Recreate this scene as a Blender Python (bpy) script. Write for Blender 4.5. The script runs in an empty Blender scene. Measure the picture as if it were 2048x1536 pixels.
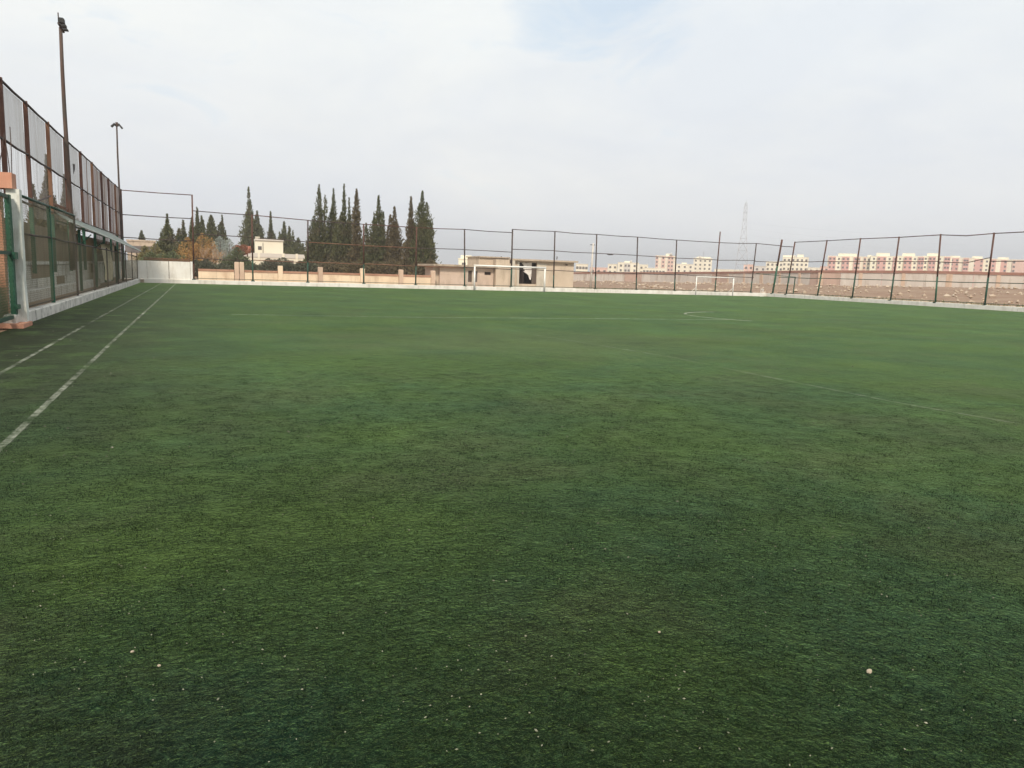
import bpy, math, random
from mathutils import Vector, Matrix, noise as mn
R = math.radians
rnd = random.Random(7)
scene = bpy.context.scene
col = scene.collection

# ------------------------------------------------------------------ camera, sky, sun
CAM_H = 1.65
FPX = 1539.0
RC = Matrix(((0.9250, -0.0211, 0.3794), (-0.3782, -0.1452, 0.9142), (0.0358, -0.9892, -0.1423)))


def _basis():
    s = .032
    L = math.hypot(s, 1)
    n = (-s / L, 1 / L)
    pitch = math.atan2(224 * n[1], FPX)
    up = Vector((-n[0] * math.cos(pitch), -n[1] * math.cos(pitch), -math.sin(pitch)))
    vp = Vector((394 - 1024, 524 - 768, FPX)).normalized()
    Y = (vp - up * vp.dot(up)).normalized()
    X = Y.cross(up)
    return Matrix((X, Y, up))


RC = _basis()
CAM = Vector((0, 0, CAM_H))
cd = bpy.data.cameras.new('camera')
cam = bpy.data.objects.new('camera', cd)
col.objects.link(cam)
cr, cdn, cf = RC.col[0], RC.col[1], RC.col[2]
m3 = Matrix((cr, -cdn, -cf)).transposed()
cam.matrix_world = Matrix.Translation(CAM) @ m3.to_4x4()
cd.sensor_width = 36
cd.lens = FPX / 2048 * 36
cd.clip_end = 9000
cd.clip_start = .05
scene.camera = cam


def ray(px, py):
    return RC @ Vector((px - 1024, py - 768, FPX))


def at(px, py, depth):
    """point seen at pixel (px, py) of the 2048 px photograph, `depth` metres in front of the lens"""
    return CAM + ray(px, py) * (depth / FPX)


def atY(px, py, Y):
    d = ray(px, py)
    return CAM + d * (Y / d.y)


SUN_EL, SUN_AZ = 40.0, (-0.40, -0.917)     # azimuth: direction in plan from the place towards the sun
az = Vector((SUN_AZ[0], SUN_AZ[1])).normalized()
sun_dir = Vector((az.x * math.cos(R(SUN_EL)), az.y * math.cos(R(SUN_EL)), math.sin(R(SUN_EL))))
ld = bpy.data.lights.new('sun', 'SUN')
ld.energy = 3.3
ld.angle = R(9)
ld.color = (1.0, .90, .76)
sun = bpy.data.objects.new('sun', ld)
col.objects.link(sun)
sun.rotation_euler = sun_dir.to_track_quat('Z', 'Y').to_euler()

scene.view_settings.view_transform = 'Standard'
scene.view_settings.look = 'None'
scene.view_settings.exposure = .22
scene.view_settings.gamma = 1
scene.view_settings.use_curve_mapping = False
scene.render.engine = 'CYCLES'
scene.cycles.transparent_max_bounces = 24
scene.cycles.max_bounces = 6

w = bpy.data.worlds.new('World')
scene.world = w
w.use_nodes = True
nt = w.node_tree
nt.nodes.clear()


class NB:
    """small node-building helper"""
    def __init__(s, tree): s.t = tree

    def n(s, typ, ins=None, **kw):
        nd = s.t.nodes.new(typ)
        for k, v in kw.items(): setattr(nd, k, v)
        if ins:
            for k, v in ins.items(): s.set(nd.inputs[k], v)
        return nd

    def set(s, sock, v):
        if isinstance(v, bpy.types.NodeSocket): s.t.links.new(v, sock)
        elif isinstance(v, bpy.types.Node): s.t.links.new(v.outputs[0], sock)
        else:
            if isinstance(v, (tuple, list)) and len(v) == 3 and sock.type == 'RGBA': v = (*v, 1)
            sock.default_value = v

    def math(s, op, a, b=0.0, clamp=False):
        nd = s.t.nodes.new('ShaderNodeMath')
        nd.operation = op
        nd.use_clamp = clamp
        s.set(nd.inputs[0], a); s.set(nd.inputs[1], b)
        return nd.outputs[0]

    def mix(s, f, a, b):
        nd = s.t.nodes.new('ShaderNodeMix')
        nd.data_type = 'RGBA'
        s.set(nd.inputs[0], f); s.set(nd.inputs[6], a); s.set(nd.inputs[7], b)
        return nd.outputs[2]

    def noise(s, vec, scale, detail=3, rough=.55, dist=0):
        nd = s.n('ShaderNodeTexNoise', {'Scale': scale, 'Detail': detail, 'Roughness': rough, 'Distortion': dist})
        s.set(nd.inputs['Vector'], vec)
        return nd.outputs['Fac']

    def ramp(s, f, lo, hi):
        nd = s.n('ShaderNodeMapRange', {'Value': f, 'From Min': lo, 'From Max': hi}, clamp=True)
        return nd.outputs[0]

    def mapv(s, vec, scale=(1, 1, 1), loc=(0, 0, 0)):
        nd = s.n('ShaderNodeMapping', {'Scale': scale, 'Location': loc})
        s.set(nd.inputs['Vector'], vec)
        return nd.outputs[0]


b = NB(nt)
tc = b.n('ShaderNodeTexCoord').outputs['Generated']
sky = b.n('ShaderNodeTexSky', sky_type='NISHITA', sun_disc=False)
sky.sun_elevation = R(SUN_EL)
sky.sun_rotation = math.atan2(az.x, az.y)
sky.air_density = 1.3
sky.dust_density = 2.5
bgs = b.n('ShaderNodeBackground', {'Color': sky, 'Strength': .11})
sep = b.n('ShaderNodeSeparateXYZ', {0: tc})
cv = b.mapv(tc, (1, 1, 2.6))
n1 = b.noise(cv, 2.2, 6, .58, .3)
n2 = b.noise(cv, 6.5, 6, .6, .6)
# thin places in the overcast
hole = ray(1230, -50).normalized()
dotn = b.n('ShaderNodeVectorMath', {0: b.mapv(tc, (1, 1, 1.0)), 1: tuple(hole)}, operation='DOT_PRODUCT').outputs['Value']
near = b.ramp(dotn, .9905, 1.0)
thin = b.math('ADD', b.math('MULTIPLY', near, 1.0), b.math('MULTIPLY', b.ramp(n1, .5, .8), .2))
thin = b.math('ADD', thin, b.math('MULTIPLY', b.math('SUBTRACT', n2, .5), 2.4))
thin = b.ramp(thin, .32, .95)
elev = b.ramp(sep.outputs['Z'], 0.0, .42)
base = b.mix(elev, (.765, .762, .772), (.785, .82, .83))
tone = b.mix(b.ramp(n1, .36, .64), (.945, .965, 1.0), (1.07, 1.06, 1.03))
mul = b.n('ShaderNodeMix', data_type='RGBA', blend_type='MULTIPLY')
b.set(mul.inputs[0], 1.0); b.set(mul.inputs[6], base); b.set(mul.inputs[7], tone)
wisp = b.mix(b.math('MULTIPLY', b.ramp(n2, .35, .75), .5), (.965, .975, .985), (1.07, 1.07, 1.06))
mul2 = b.n('ShaderNodeMix', data_type='RGBA', blend_type='MULTIPLY')
b.set(mul2.inputs[0], 1.0); b.set(mul2.inputs[6], mul.outputs[2]); b.set(mul2.inputs[7], wisp)
bgc = b.n('ShaderNodeBackground', {'Color': mul2.outputs[2], 'Strength': 1.0})
bl = b.n('ShaderNodeBackground', {'Color': (.60, .76, .93), 'Strength': .95})
mx0 = b.n('ShaderNodeMixShader', {0: .35, 1: bl, 2: bgs})
mx = b.n('ShaderNodeMixShader', {0: b.math('MULTIPLY', thin, .58), 1: bgc, 2: mx0})
b.n('ShaderNodeOutputWorld', {'Surface': mx})


# ------------------------------------------------------------------ helpers
class MB:
    """collects shapes, then links them as one mesh object"""
    def __init__(s): s.v = []; s.f = []

    def quad(s, *p):
        i = len(s.v); s.v += [tuple(q) for q in p]; s.f.append(tuple(range(i, i + len(p)))); return s

    def box(s, x0, x1, y0, y1, z0, z1):
        i = len(s.v)
        s.v += [(x0, y0, z0), (x1, y0, z0), (x1, y1, z0), (x0, y1, z0), (x0, y0, z1), (x1, y0, z1), (x1, y1, z1), (x0, y1, z1)]
        for q in ((0, 3, 2, 1), (4, 5, 6, 7), (0, 1, 5, 4), (1, 2, 6, 5), (2, 3, 7, 6), (3, 0, 4, 7)):
            s.f.append(tuple(i + k for k in q))
        return s

    def chbox(s, x0, x1, y0, y1, z0, z1, c=.02):
        """box with chamfered top edges"""
        i = len(s.v)
        s.v += [(x0, y0, z0), (x1, y0, z0), (x1, y1, z0), (x0, y1, z0),
                (x0, y0, z1 - c), (x1, y0, z1 - c), (x1, y1, z1 - c), (x0, y1, z1 - c),
                (x0 + c, y0 + c, z1), (x1 - c, y0 + c, z1), (x1 - c, y1 - c, z1), (x0 + c, y1 - c, z1)]
        for q in ((0, 3, 2, 1), (8, 9, 10, 11), (0, 1, 5, 4), (1, 2, 6, 5), (2, 3, 7, 6), (3, 0, 4, 7),
                  (4, 5, 9, 8), (5, 6, 10, 9), (6, 7, 11, 10), (7, 4, 8, 11)):
            s.f.append(tuple(i + k for k in q))
        return s

    def tube(s, pts, r, n=8, r2=None):
        pts = [Vector(p) for p in pts]
        rings = []
        for k, p in enumerate(pts):
            d = (pts[min(k + 1, len(pts) - 1)] - pts[max(k - 1, 0)]).normalized()
            a = d.cross(Vector((0, 0, 1)) if abs(d.z) < .9 else Vector((1, 0, 0))).normalized()
            c = d.cross(a)
            rr = r if r2 is None else r + (r2 - r) * k / (len(pts) - 1)
            rings.append(len(s.v))
            for j in range(n):
                t = 2 * math.pi * (j + .5) / n
                s.v.append(tuple(p + a * (rr * math.cos(t)) + c * (rr * math.sin(t))))
        for k in range(len(pts) - 1):
            for j in range(n):
                s.f.append((rings[k] + j, rings[k] + (j + 1) % n, rings[k + 1] + (j + 1) % n, rings[k + 1] + j))
        s.f.append(tuple(rings[0] + j for j in reversed(range(n))))
        s.f.append(tuple(rings[-1] + j for j in range(n)))
        return s

    def build(s, name, mat, parent=None, smooth=False):
        me = bpy.data.meshes.new(name)
        me.from_pydata(s.v, [], s.f)
        me.materials.append(mat)
        if smooth: me.polygons.foreach_set('use_smooth', [True] * len(me.polygons))
        me.update()
        o = bpy.data.objects.new(name, me)
        col.objects.link(o)
        if parent: o.parent = parent
        return o


def tag(o, label=None, cat=None, group=None, kind=None):
    if label: o['label'] = label
    if cat: o['category'] = cat
    if group: o['group'] = group
    if kind: o['kind'] = kind
    return o


def thing(name, label, cat, loc=(0, 0, 0), rz=0, group=None):
    o = bpy.data.objects.new(name, None)
    col.objects.link(o)
    o.location = loc
    o.rotation_euler = (0, 0, rz)
    o.empty_display_size = .2
    return tag(o, label, cat, group)


def inst(name, me, parent, loc=(0, 0, 0), rz=0, sc=(1, 1, 1)):
    o = bpy.data.objects.new(name, me)
    col.objects.link(o)
    o.parent = parent
    o.location = loc
    o.rotation_euler = (0, 0, rz)
    o.scale = sc
    return o


# ------------------------------------------------------------------ materials
def mat(name, c1, c2=None, scale=3., rough=.85, metal=0., bump=0., bscale=30., stain=None, stainf=.5, streak=False, iso=False, spec=.3, lo=.35, hi=.65):
    m = bpy.data.materials.new(name)
    m.use_nodes = True
    t = m.node_tree
    t.nodes.clear()
    b = NB(t)
    p = b.n('ShaderNodeTexCoord').outputs['Object']
    g = b.n('ShaderNodeNewGeometry').outputs['Position']
    v = b.mapv(g, (1, 1, .12)) if streak else g
    c = c1
    if c2: c = b.mix(b.ramp(b.noise(v, scale, 5), lo, hi), c1, c2)
    if stain:
        sv = g if iso else b.mapv(g, (1, 1, .25))
        c = b.mix(b.math('MULTIPLY', b.ramp(b.noise(sv, scale * 1.9, 6, .65), .5, .68), stainf), c, stain)
    bs = b.n('ShaderNodeBsdfPrincipled', {'Base Color': c, 'Roughness': rough, 'Metallic': metal, 'Specular IOR Level': spec})
    if bump:
        bm = b.n('ShaderNodeBump', {'Strength': bump, 'Distance': .02, 'Height': b.noise(g, bscale, 4)})
        b.set(bs.inputs['Normal'], bm.outputs[0])
    b.n('ShaderNodeOutputMaterial', {'Surface': bs})
    return m


def net_mat(name, c1, c2, open_=.5, pattern=None, streak=0.):
    """a net or perforated sheet: fraction `open_` of it is holes"""
    m = bpy.data.materials.new(name)
    m.use_nodes = True
    t = m.node_tree
    t.nodes.clear()
    b = NB(t)
    g = b.n('ShaderNodeNewGeometry').outputs['Position']
    s = b.n('ShaderNodeSeparateXYZ', {0: g})
    hv = b.mapv(g, (3.2, 3.2, .16))
    nz = b.noise(hv, 1.0, 5, .6)
    c = b.mix(b.ramp(nz, .38, .62), c1, c2)
    df = b.n('ShaderNodeBsdfDiffuse', {'Color': c})
    tl = b.n('ShaderNodeBsdfTranslucent', {'Color': c})
    body = b.n('ShaderNodeMixShader', {0: .45, 1: df, 2: tl})
    if pattern:
        k = 2 * math.pi / pattern
        h = b.math('ADD', s.outputs['X'], s.outputs['Y'])
        u = b.math('ADD', h, s.outputs['Z'])
        v = b.math('SUBTRACT', h, s.outputs['Z'])
        l1 = b.math('GREATER_THAN', b.math('COSINE', b.math('MULTIPLY', u, k)), .62)
        l2 = b.math('GREATER_THAN', b.math('COSINE', b.math('MULTIPLY', v, k)), .62)
        cov = b.math('MAXIMUM', l1, l2)
        cov = b.math('MULTIPLY', cov, 1 - open_, clamp=True)
    else:
        cov = b.math('ADD', 1 - open_, b.math('MULTIPLY', b.math('SUBTRACT', nz, .5), streak), clamp=True)
    tr = b.n('ShaderNodeBsdfTransparent')
    mx = b.n('ShaderNodeMixShader', {0: cov, 1: tr, 2: body})
    b.n('ShaderNodeOutputMaterial', {'Surface': mx})
    return m


def leaf_mat(name, c1, c2, c3=None):
    m = bpy.data.materials.new(name)
    m.use_nodes = True
    t = m.node_tree
    t.nodes.clear()
    b = NB(t)
    g = b.n('ShaderNodeNewGeometry')
    nz = b.noise(g.outputs['Position'], 1.3, 4)
    c = b.mix(b.ramp(nz, .36, .64), c1, c2)
    if c3: c = b.mix(b.ramp(b.noise(g.outputs['Position'], .5, 2), .55, .7), c, c3)
    c = b.mix(b.math('MULTIPLY', g.outputs['Random Per Island'], .5), c, tuple(x * 1.9 for x in c2))
    df = b.n('ShaderNodeBsdfDiffuse', {'Color': c})
    tl = b.n('ShaderNodeBsdfTranslucent', {'Color': c})
    mx = b.n('ShaderNodeMixShader', {0: .22, 1: df, 2: tl})
    b.n('ShaderNodeOutputMaterial', {'Surface': mx})
    return m


def turf_mat(name, blades=False, line=None):
    """artificial turf; `line` = (strength, lo, hi): how much paint is left on a marking"""
    m = bpy.data.materials.new(name)
    m.use_nodes = True
    t = m.node_tree
    t.nodes.clear()
    b = NB(t)
    g = b.n('ShaderNodeNewGeometry').outputs['Position']
    s = b.n('ShaderNodeSeparateXYZ', {0: g})
    p = b.mapv(g, (1, 1, 0))
    c = b.mix(b.ramp(b.noise(p, .62, 5, .62), .36, .56), (.0108, .0262, .0085), (.0048, .0215, .0135))
    c = b.mix(b.ramp(b.noise(b.mapv(p, loc=(31, 7, 0)), .27, 5, .6), .45, .68), c, (.0150, .0300, .0062))
    c = b.mix(b.math('MULTIPLY', b.ramp(b.noise(b.mapv(p, loc=(3, 57, 0)), .42, 6, .66), .50, .66), .8), c, (.0195, .0190, .0145))
    wx = b.ramp(s.outputs['X'], 1.2, -3.0)
    wy = b.math('MULTIPLY', b.ramp(s.outputs['Y'], 5, 11), b.ramp(s.outputs['Y'], 62, 20))
    wn = b.ramp(b.noise(p, 1.1, 5, .6), .20, .50)
    wear = b.math('MULTIPLY', b.math('MULTIPLY', wx, wy), wn)
    c = b.mix(b.math('MULTIPLY', wear, .9), c, (.021, .0185, .0165))
    d2 = b.n('ShaderNodeVectorMath', {0: b.mapv(p, (1, 1.5, 0)), 1: (7.5, 17.2 * 1.5, 0)}, operation='DISTANCE').outputs['Value']
    c = b.mix(b.math('MULTIPLY', b.ramp(b.math('ADD', d2, b.math('MULTIPLY', b.noise(p, .5, 4), 5)), 9, 5), .55), c, (.026, .0245, .0195))
    mot = b.ramp(b.noise(p, 5.5, 6, .75), .34, .66)
    big = b.ramp(b.noise(p, 1.3, 6, .7), .36, .62)
    c = b.mix(b.math('MULTIPLY', b.math('ADD', b.math('MULTIPLY', mot, .6), b.math('MULTIPLY', big, .4)), .85), c, b.mix(.72, c, (.004, .007, .004)))
    curl = b.ramp(b.math('ADD', b.math('MULTIPLY', b.noise(p, 62, 3, .75, 1.2), .6), b.math('MULTIPLY', b.noise(p, 17, 4, .75), .4)), .38, .60)
    c = b.mix(b.math('SUBTRACT', 1.0, curl), c, b.mix(.80, c, (.001, .002, .001)))
    c = b.mix(b.ramp(curl, .7, 1.0), c, b.mix(.30, c, (.045, .085, .035)))
    if blades:
        isl = b.n('ShaderNodeNewGeometry').outputs['Random Per Island']
        i3 = b.math('POWER', isl, 2.2)
        c = b.mix(i3, c, b.mix(.5, c, (.068, .105, .050)))
        k1 = b.ramp(b.math('ABSOLUTE', b.math('ADD', s.outputs['X'], 1.6)), .065, .02)
        k2 = b.ramp(b.math('ABSOLUTE', b.math('ADD', s.outputs['X'], 2.62)), .065, .02)
        nz = b.ramp(b.noise(b.mapv(p, (1.5, 1, 0)), 3.2, 7, .8), .48, .60)
        k = b.math('MULTIPLY', b.math('MAXIMUM', k1, k2), nz)
        k = b.math('MULTIPLY', k, b.ramp(b.noise(b.mapv(p, loc=(2, 5, 0)), .31, 3), .28, .56))
        k = b.math('MULTIPLY', k, b.math('GREATER_THAN', isl, .5))
        c = b.mix(b.math('MULTIPLY', k, .68), c, (.46, .48, .42))
    else:
        if line:
            st, lo, hi = line
            nz = b.ramp(b.noise(b.mapv(p, (1.5, 1, 0)), 3.2, 7, .8), lo, hi)
            nz = b.math('MULTIPLY', nz, b.ramp(b.noise(b.mapv(p, loc=(2, 5, 0)), .31, 3), .28, .56))
            c = b.mix(b.math('MULTIPLY', nz, st), c, (.42, .45, .36))
    # how much of the standing fibre is left: worn and matted places shine less at a low angle
    stand = b.math('ADD', .55, b.math('MULTIPLY', b.ramp(b.noise(b.mapv(p, (1, .8, 0), (9, 4, 0)), .33, 9, .8), .28, .72), .7))
    stand = b.math('MULTIPLY', stand, b.math('SUBTRACT', 1.0, b.math('MULTIPLY', wear, .78)))
    sc_ = b.n('ShaderNodeVectorMath', {0: c, 1: (17, 14, 17)}, operation='MULTIPLY')
    tint = b.n('ShaderNodeVectorMath', {0: sc_, 1: (.44, .70, .15)}, operation='ADD')
    bs = b.n('ShaderNodeBsdfPrincipled', {'Base Color': c, 'Roughness': .62 if not blades else .5,
                                          'Specular IOR Level': .04, 'Sheen Weight': 0. if blades else b.math('MULTIPLY', stand, .60), 'Sheen Roughness': .25,
                                          'Sheen Tint': tint})
    if not blades:
        bh = b.math('ADD', b.noise(p, 30, 4, .75), b.math('MULTIPLY', b.noise(p, 5, 4, .7), 1.8))
        bm = b.n('ShaderNodeBump', {'Strength': .45, 'Distance': .03, 'Height': bh})
        b.set(bs.inputs['Normal'], bm.outputs[0])
    b.n('ShaderNodeOutputMaterial', {'Surface': bs})
    return m


M = {}
M['turf'] = turf_mat('turf')
M['blade'] = turf_mat('turf_fibre', True)
M['dirt'] = mat('dirt', (.25, .155, .10), (.31, .215, .145), .35, stain=(.21, .125, .08), stainf=.7, bump=.5, bscale=3)
M['rubble'] = mat('rubble', (.52, .44, .35), (.36, .26, .18), 1.2, bump=.3)
M['kerb'] = mat('painted_kerb', (.76, .74, .68), (.66, .63, .56), 1.5, stain=(.36, .34, .29), stainf=.4, bump=.25)
M['kerbold'] = mat('worn_painted_kerb', (.66, .64, .58), (.52, .50, .45), 1.6, stain=(.16, .155, .14), stainf=.8, iso=True, bump=.4, bscale=12)
M['rust'] = mat('rusty_steel', (.085, .040, .030), (.125, .062, .044), 3, rough=.8, stain=(.08, .035, .026), stainf=.6)
M['rustlight'] = mat('light_rusty_steel', (.165, .080, .052), (.23, .125, .075), 2.5, rough=.85)
M['lamp'] = mat('blackened_lamp_housing', (.018, .020, .020), (.03, .03, .028), 3, rough=.6)
M['mast'] = mat('weathered_mast_paint', (.070, .055, .046), (.105, .058, .042), 1.2, rough=.75, stain=(.05, .045, .036), stainf=.6)
M['darksteel'] = mat('dark_steel', (.050, .040, .038), (.085, .055, .045), 3, rough=.7)
M['green'] = mat('green_paint', (.015, .080, .046), (.026, .10, .06), 2, rough=.55, stain=(.09, .07, .045), stainf=.4)
M['greendark'] = mat('dark_green_paint', (.012, .052, .032), (.02, .07, .045), 2, rough=.6, stain=(.05, .035, .025), stainf=.4)
M['white'] = mat('white_paint', (.82, .80, .76), (.74, .72, .66), 2, rough=.5)
M['whitepost'] = mat('whitewashed_concrete', (.74, .75, .70), (.60, .62, .56), 3, stain=(.34, .30, .24), stainf=.5, bump=.4, bscale=14)
M['whitesheet'] = mat('white_sheet_metal', (.84, .82, .76), (.78, .75, .68), 1.5, rough=.6, stain=(.45, .38, .28), stainf=.35)
M['salmon'] = mat('salmon_render', (.50, .24, .155), (.55, .29, .195), 2, stain=(.40, .19, .12), stainf=.5, bump=.3)
M['orangewall'] = mat('peach_render', (.78, .63, .46), (.72, .56, .40), .8, stain=(.42, .27, .17), stainf=.5, bump=.2)
M['orangecap'] = mat('terracotta_coping', (.34, .18, .12), (.42, .25, .17), 1.2)
M['block'] = mat('concrete_block', (.58, .56, .51), (.68, .65, .59), 1.8, stain=(.14, .115, .09), stainf=.7, bump=.4)
M['blockbrown'] = mat('soiled_concrete', (.20, .15, .10), (.27, .21, .15), 1.5, stain=(.25, .12, .07), stainf=.5, bump=.3)
M['plaster'] = mat('weathered_plaster', (.60, .49, .38), (.53, .43, .33), .9, stain=(.31, .24, .175), stainf=.55, bump=.3)
M['plasterpink'] = mat('pink_plaster', (.62, .49, .40), (.55, .43, .34), .9, stain=(.34, .25, .185), stainf=.5, bump=.3)
M['plastergrey'] = mat('grey_plaster', (.60, .54, .45), (.52, .46, .38), 1.2, stain=(.29, .25, .19), stainf=.6, bump=.3)
M['slab'] = mat('roof_slab', (.48, .39, .30), (.41, .33, .25), 1.2, stain=(.17, .125, .09), stainf=.6)
M['nearblack'] = mat('dark_interior', (.040, .030, .027), (.06, .045, .04), 1)  # near-black brown for the rooms inside and the small window openings
M['greyboard'] = mat('grey_brown_board', (.10, .075, .06), (.13, .10, .08), 2, streak=True)
M['cream'] = mat('cream_render', (.78, .73, .60), (.72, .66, .53), .3, stain=(.55, .47, .36), stainf=.3)
M['creamy'] = mat('yellow_cream_render', (.84, .80, .64), (.78, .74, .58), .3)
M['pink'] = mat('pink_render', (.64, .37, .325), (.58, .33, .285), .25)
M['palepink'] = mat('pale_pink_render', (.68, .47, .40), (.62, .42, .35), .25)
M['palegrey'] = mat('pale_grey_render', (.62, .58, .52), (.54, .50, .45), .3)
M['glass'] = mat('dark_window_glass', (.10, .085, .08), (.15, .13, .12), .5, rough=.25, spec=.5)
M['farwall'] = mat('precast_panel', (.60, .54, .48), (.53, .47, .42), .5, stain=(.34, .255, .19), stainf=.6, bump=.2, streak=True)
M['farwallpink'] = mat('pink_precast_panel', (.52, .37, .30), (.46, .33, .27), .5, stain=(.34, .255, .2), stainf=.5)
M['cap'] = mat('red_brown_coping', (.27, .135, .10), (.33, .18, .135), .8)
M['pillar'] = mat('salmon_pillar', (.55, .40, .30), (.60, .45, .34), .8, stain=(.34, .24, .17), stainf=.4)
M['bark'] = mat('bark', (.10, .075, .055), (.16, .12, .09), 4)
M['palebark'] = mat('pale_bark', (.42, .30, .20), (.34, .24, .16), 4)
M['tank'] = mat('red_oxide_tank', (.36, .12, .07), (.42, .16, .10), 1)
M['cloth'] = mat('cream_tarpaulin', (.80, .70, .50), (.72, .62, .42), 2.5, stain=(.42, .34, .22), stainf=.5, streak=True)
M['tarp'] = mat('pale_plastic_sheet', (.62, .56, .50), (.78, .74, .70), 3, rough=.6)
M['canopy'] = mat('pale_green_sheet', (.17, .21, .18), (.25, .28, .24), 1.2, rough=.6, stain=(.14, .10, .07), stainf=.5)
M['stone'] = mat('pale_stone', (.46, .39, .29), (.34, .28, .21), 60, rough=.9, bump=.4, bscale=90)
M['pebble'] = mat('pebbles', (.37, .36, .27), (.13, .14, .09), 20)
M['pylon'] = mat('galvanised_steel', (.36, .36, .38), (.42, .42, .44), 2)
M['line'] = turf_mat('faded_line_paint', line=(.55, .32, .58))
M['lineworn'] = turf_mat('worn_line_paint', line=(.42, .44, .60))
M['linecross'] = turf_mat('thin_line_paint', line=(.42, .38, .64))
M['linefaint'] = turf_mat('almost_gone_line_paint', line=(.10, .42, .62))
M['net_silver'] = net_mat('silver_shade_net', (.24, .24, .24), (.37, .37, .36), .34, streak=.9)
M['net_thin'] = net_mat('thin_torn_net', (.22, .21, .20), (.34, .33, .32), .66, streak=1.2)
M['net_rusty'] = net_mat('rust_streaked_net', (.13, .065, .05), (.33, .31, .29), .16, streak=.7)
M['mesh_green'] = net_mat('green_wire_mesh', (.20, .195, .13), (.26, .25, .17), .2, pattern=.11)
M['mesh_gate'] = net_mat('gate_wire_mesh', (.05, .13, .07), (.07, .15, .09), .15, pattern=.12)
M['mesh_far'] = net_mat('rusty_wire_netting', (.14, .11, .10), (.20, .17, .15), .93)
M['cypress'] = leaf_mat('cypress_leaves', (.068, .080, .036), (.105, .108, .055), (.13, .105, .072))
M['cypressbrown'] = leaf_mat('brownish_cypress_leaves', (.095, .080, .046), (.125, .102, .06), (.145, .11, .078))
M['olive'] = leaf_mat('olive_leaves', (.09, .105, .055), (.12, .135, .075), (.14, .12, .07))
M['hedge'] = leaf_mat('dusty_shrub_leaves', (.075, .085, .056), (.105, .11, .075), (.12, .095, .07))
M['autumn'] = leaf_mat('autumn_leaves', (.34, .17, .06), (.30, .20, .08), (.26, .13, .07))
M['redbush'] = leaf_mat('red_leaves', (.24, .10, .055), (.19, .09, .05))
M['silverbush'] = leaf_mat('silvery_leaves', (.22, .25, .23), (.28, .31, .28))
M['dry'] = leaf_mat('dry_leaves', (.20, .16, .08), (.16, .15, .07), (.24, .16, .08))

# ------------------------------------------------------------------ the ground
XL, XR, YF = -3.95, 54.0, 63.8


def gh(x, y):
    """height of the open ground outside the pitch"""
    a = min(max((x - 57) / 42, 0), 1)
    a = a * a * (3 - 2 * a)
    q = max(0.0, min(1.6, 1.5 - (y - 77) / 100 * 1.5))
    return a * q


mb = MB()
NX, NY = 150, 150
xs = [-2500 + 2400 * (i / 12) for i in range(12)] + [-100 + 300 * i / 100 for i in range(100)] + [200 + 2300 * (i / 12) for i in range(1, 13)]
ys = [-400 + 370 * (i / 6) for i in range(6)] + [-30 + 260 * i / 90 for i in range(90)] + [230 + 2300 * (i / 12) for i in range(1, 13)]
xs[12 + 0] = -100
for y in ys:
    for x in xs:
        inside = -3.9 < x < 54.6 and y < 64.4
        z = gh(x, y) - .03
        if x > 57 and y < 200 and x < 180: z += .16 * (mn.noise(Vector((x * .22, y * .22, 0))) + .5 * mn.noise(Vector((x * .7, y * .7, 3))))
        if inside: z = -.06
        mb.v.append((x, y, z))
nx = len(xs)
for j in range(len(ys) - 1):
    for i in range(nx - 1):
        k = j * nx + i
        mb.f.append((k, k + 1, k + 1 + nx, k + nx))
tag(mb.build('ground', M['dirt'], smooth=True), kind='structure')
mb = MB()
mb.quad((XL - .05, -25, 0), (XR, -25, 0), (XR, YF - .1, 0), (XL - .05, YF - .1, 0))
tag(mb.build('turf_pitch', M['turf']), kind='structure')


# pitch markings, 4 mm and more above the turf
def strip(pts, wd, m, name, label, z=.004):
    mb = MB()
    pts = [Vector((p[0], p[1], z)) for p in pts]
    L = []
    for k, p in enumerate(pts):
        d = (pts[min(k + 1, len(pts) - 1)] - pts[max(k - 1, 0)]).normalized()
        nrm = Vector((-d.y, d.x, 0)) * wd / 2
        mb.v += [tuple(p + nrm), tuple(p - nrm)]
    for k in range(len(pts) - 1):
        mb.f.append((2 * k, 2 * k + 1, 2 * k + 3, 2 * k + 2))
    o = mb.build(name, m)
    if o.data.polygons[0].normal.z < 0: o.data.flip_normals()
    return tag(o, label, 'pitch marking', kind='structure')


strip([(-2.62, -5), (-2.62, 20), (-2.56, 40), (-2.5, YF - .15)], .07, M['lineworn'], 'touchline', 'outer worn white touchline beside the left kerb')
strip([(-1.62, -5), (-1.62, 20), (-1.56, 40), (-1.5, YF - .15)], .07, M['lineworn'], 'touchline', 'inner worn white touchline, second from the left kerb', z=.004)
strip([(1.0, 26.6), (6.3, 25.9), (14, 25.9), (20, 25.8)], .12, M['linecross'], 'cross_line', 'faded white line crossing the pitch', z=.004)
strip([(20, 25.8), (25, 24.5), (34.4, 23.4), (53.8, 22.2)], .10, M['linefaint'], 'cross_line', 'faintest right hand stretch of the cross line', z=.004)
strip([(24.3 + 4.35 * math.cos(t), 27.4 + 4.35 * math.sin(t)) for t in [R(98 + k * 6) for k in range(20)]], .13, M['line'],
      'circle_line', 'curved white line bending back on the right of the pitch', z=.008)
strip([(21.45, 23.6), (21.55, 21.4), (21.5, 17.8), (24, 16.4), (30, 16.2), (40, 17)], .09, M['linefaint'], 'box_line', 'very faint line around a small box on the right', z=.004)
strip([(8.3, 18.9), (8.8, 15.9), (9.1, 13.4), (9.05, 11), (9.1, 7.8), (9.3, 6.3)], .08, M['linefaint'], 'seam_line', 'faint seam line running across the middle of the turf', z=.004)
strip([(9.2, 57.5), (11.2, 54.5)], .12, M['line'], 'seam_line', 'short faded dash near the far kerb', z=.004)

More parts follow.
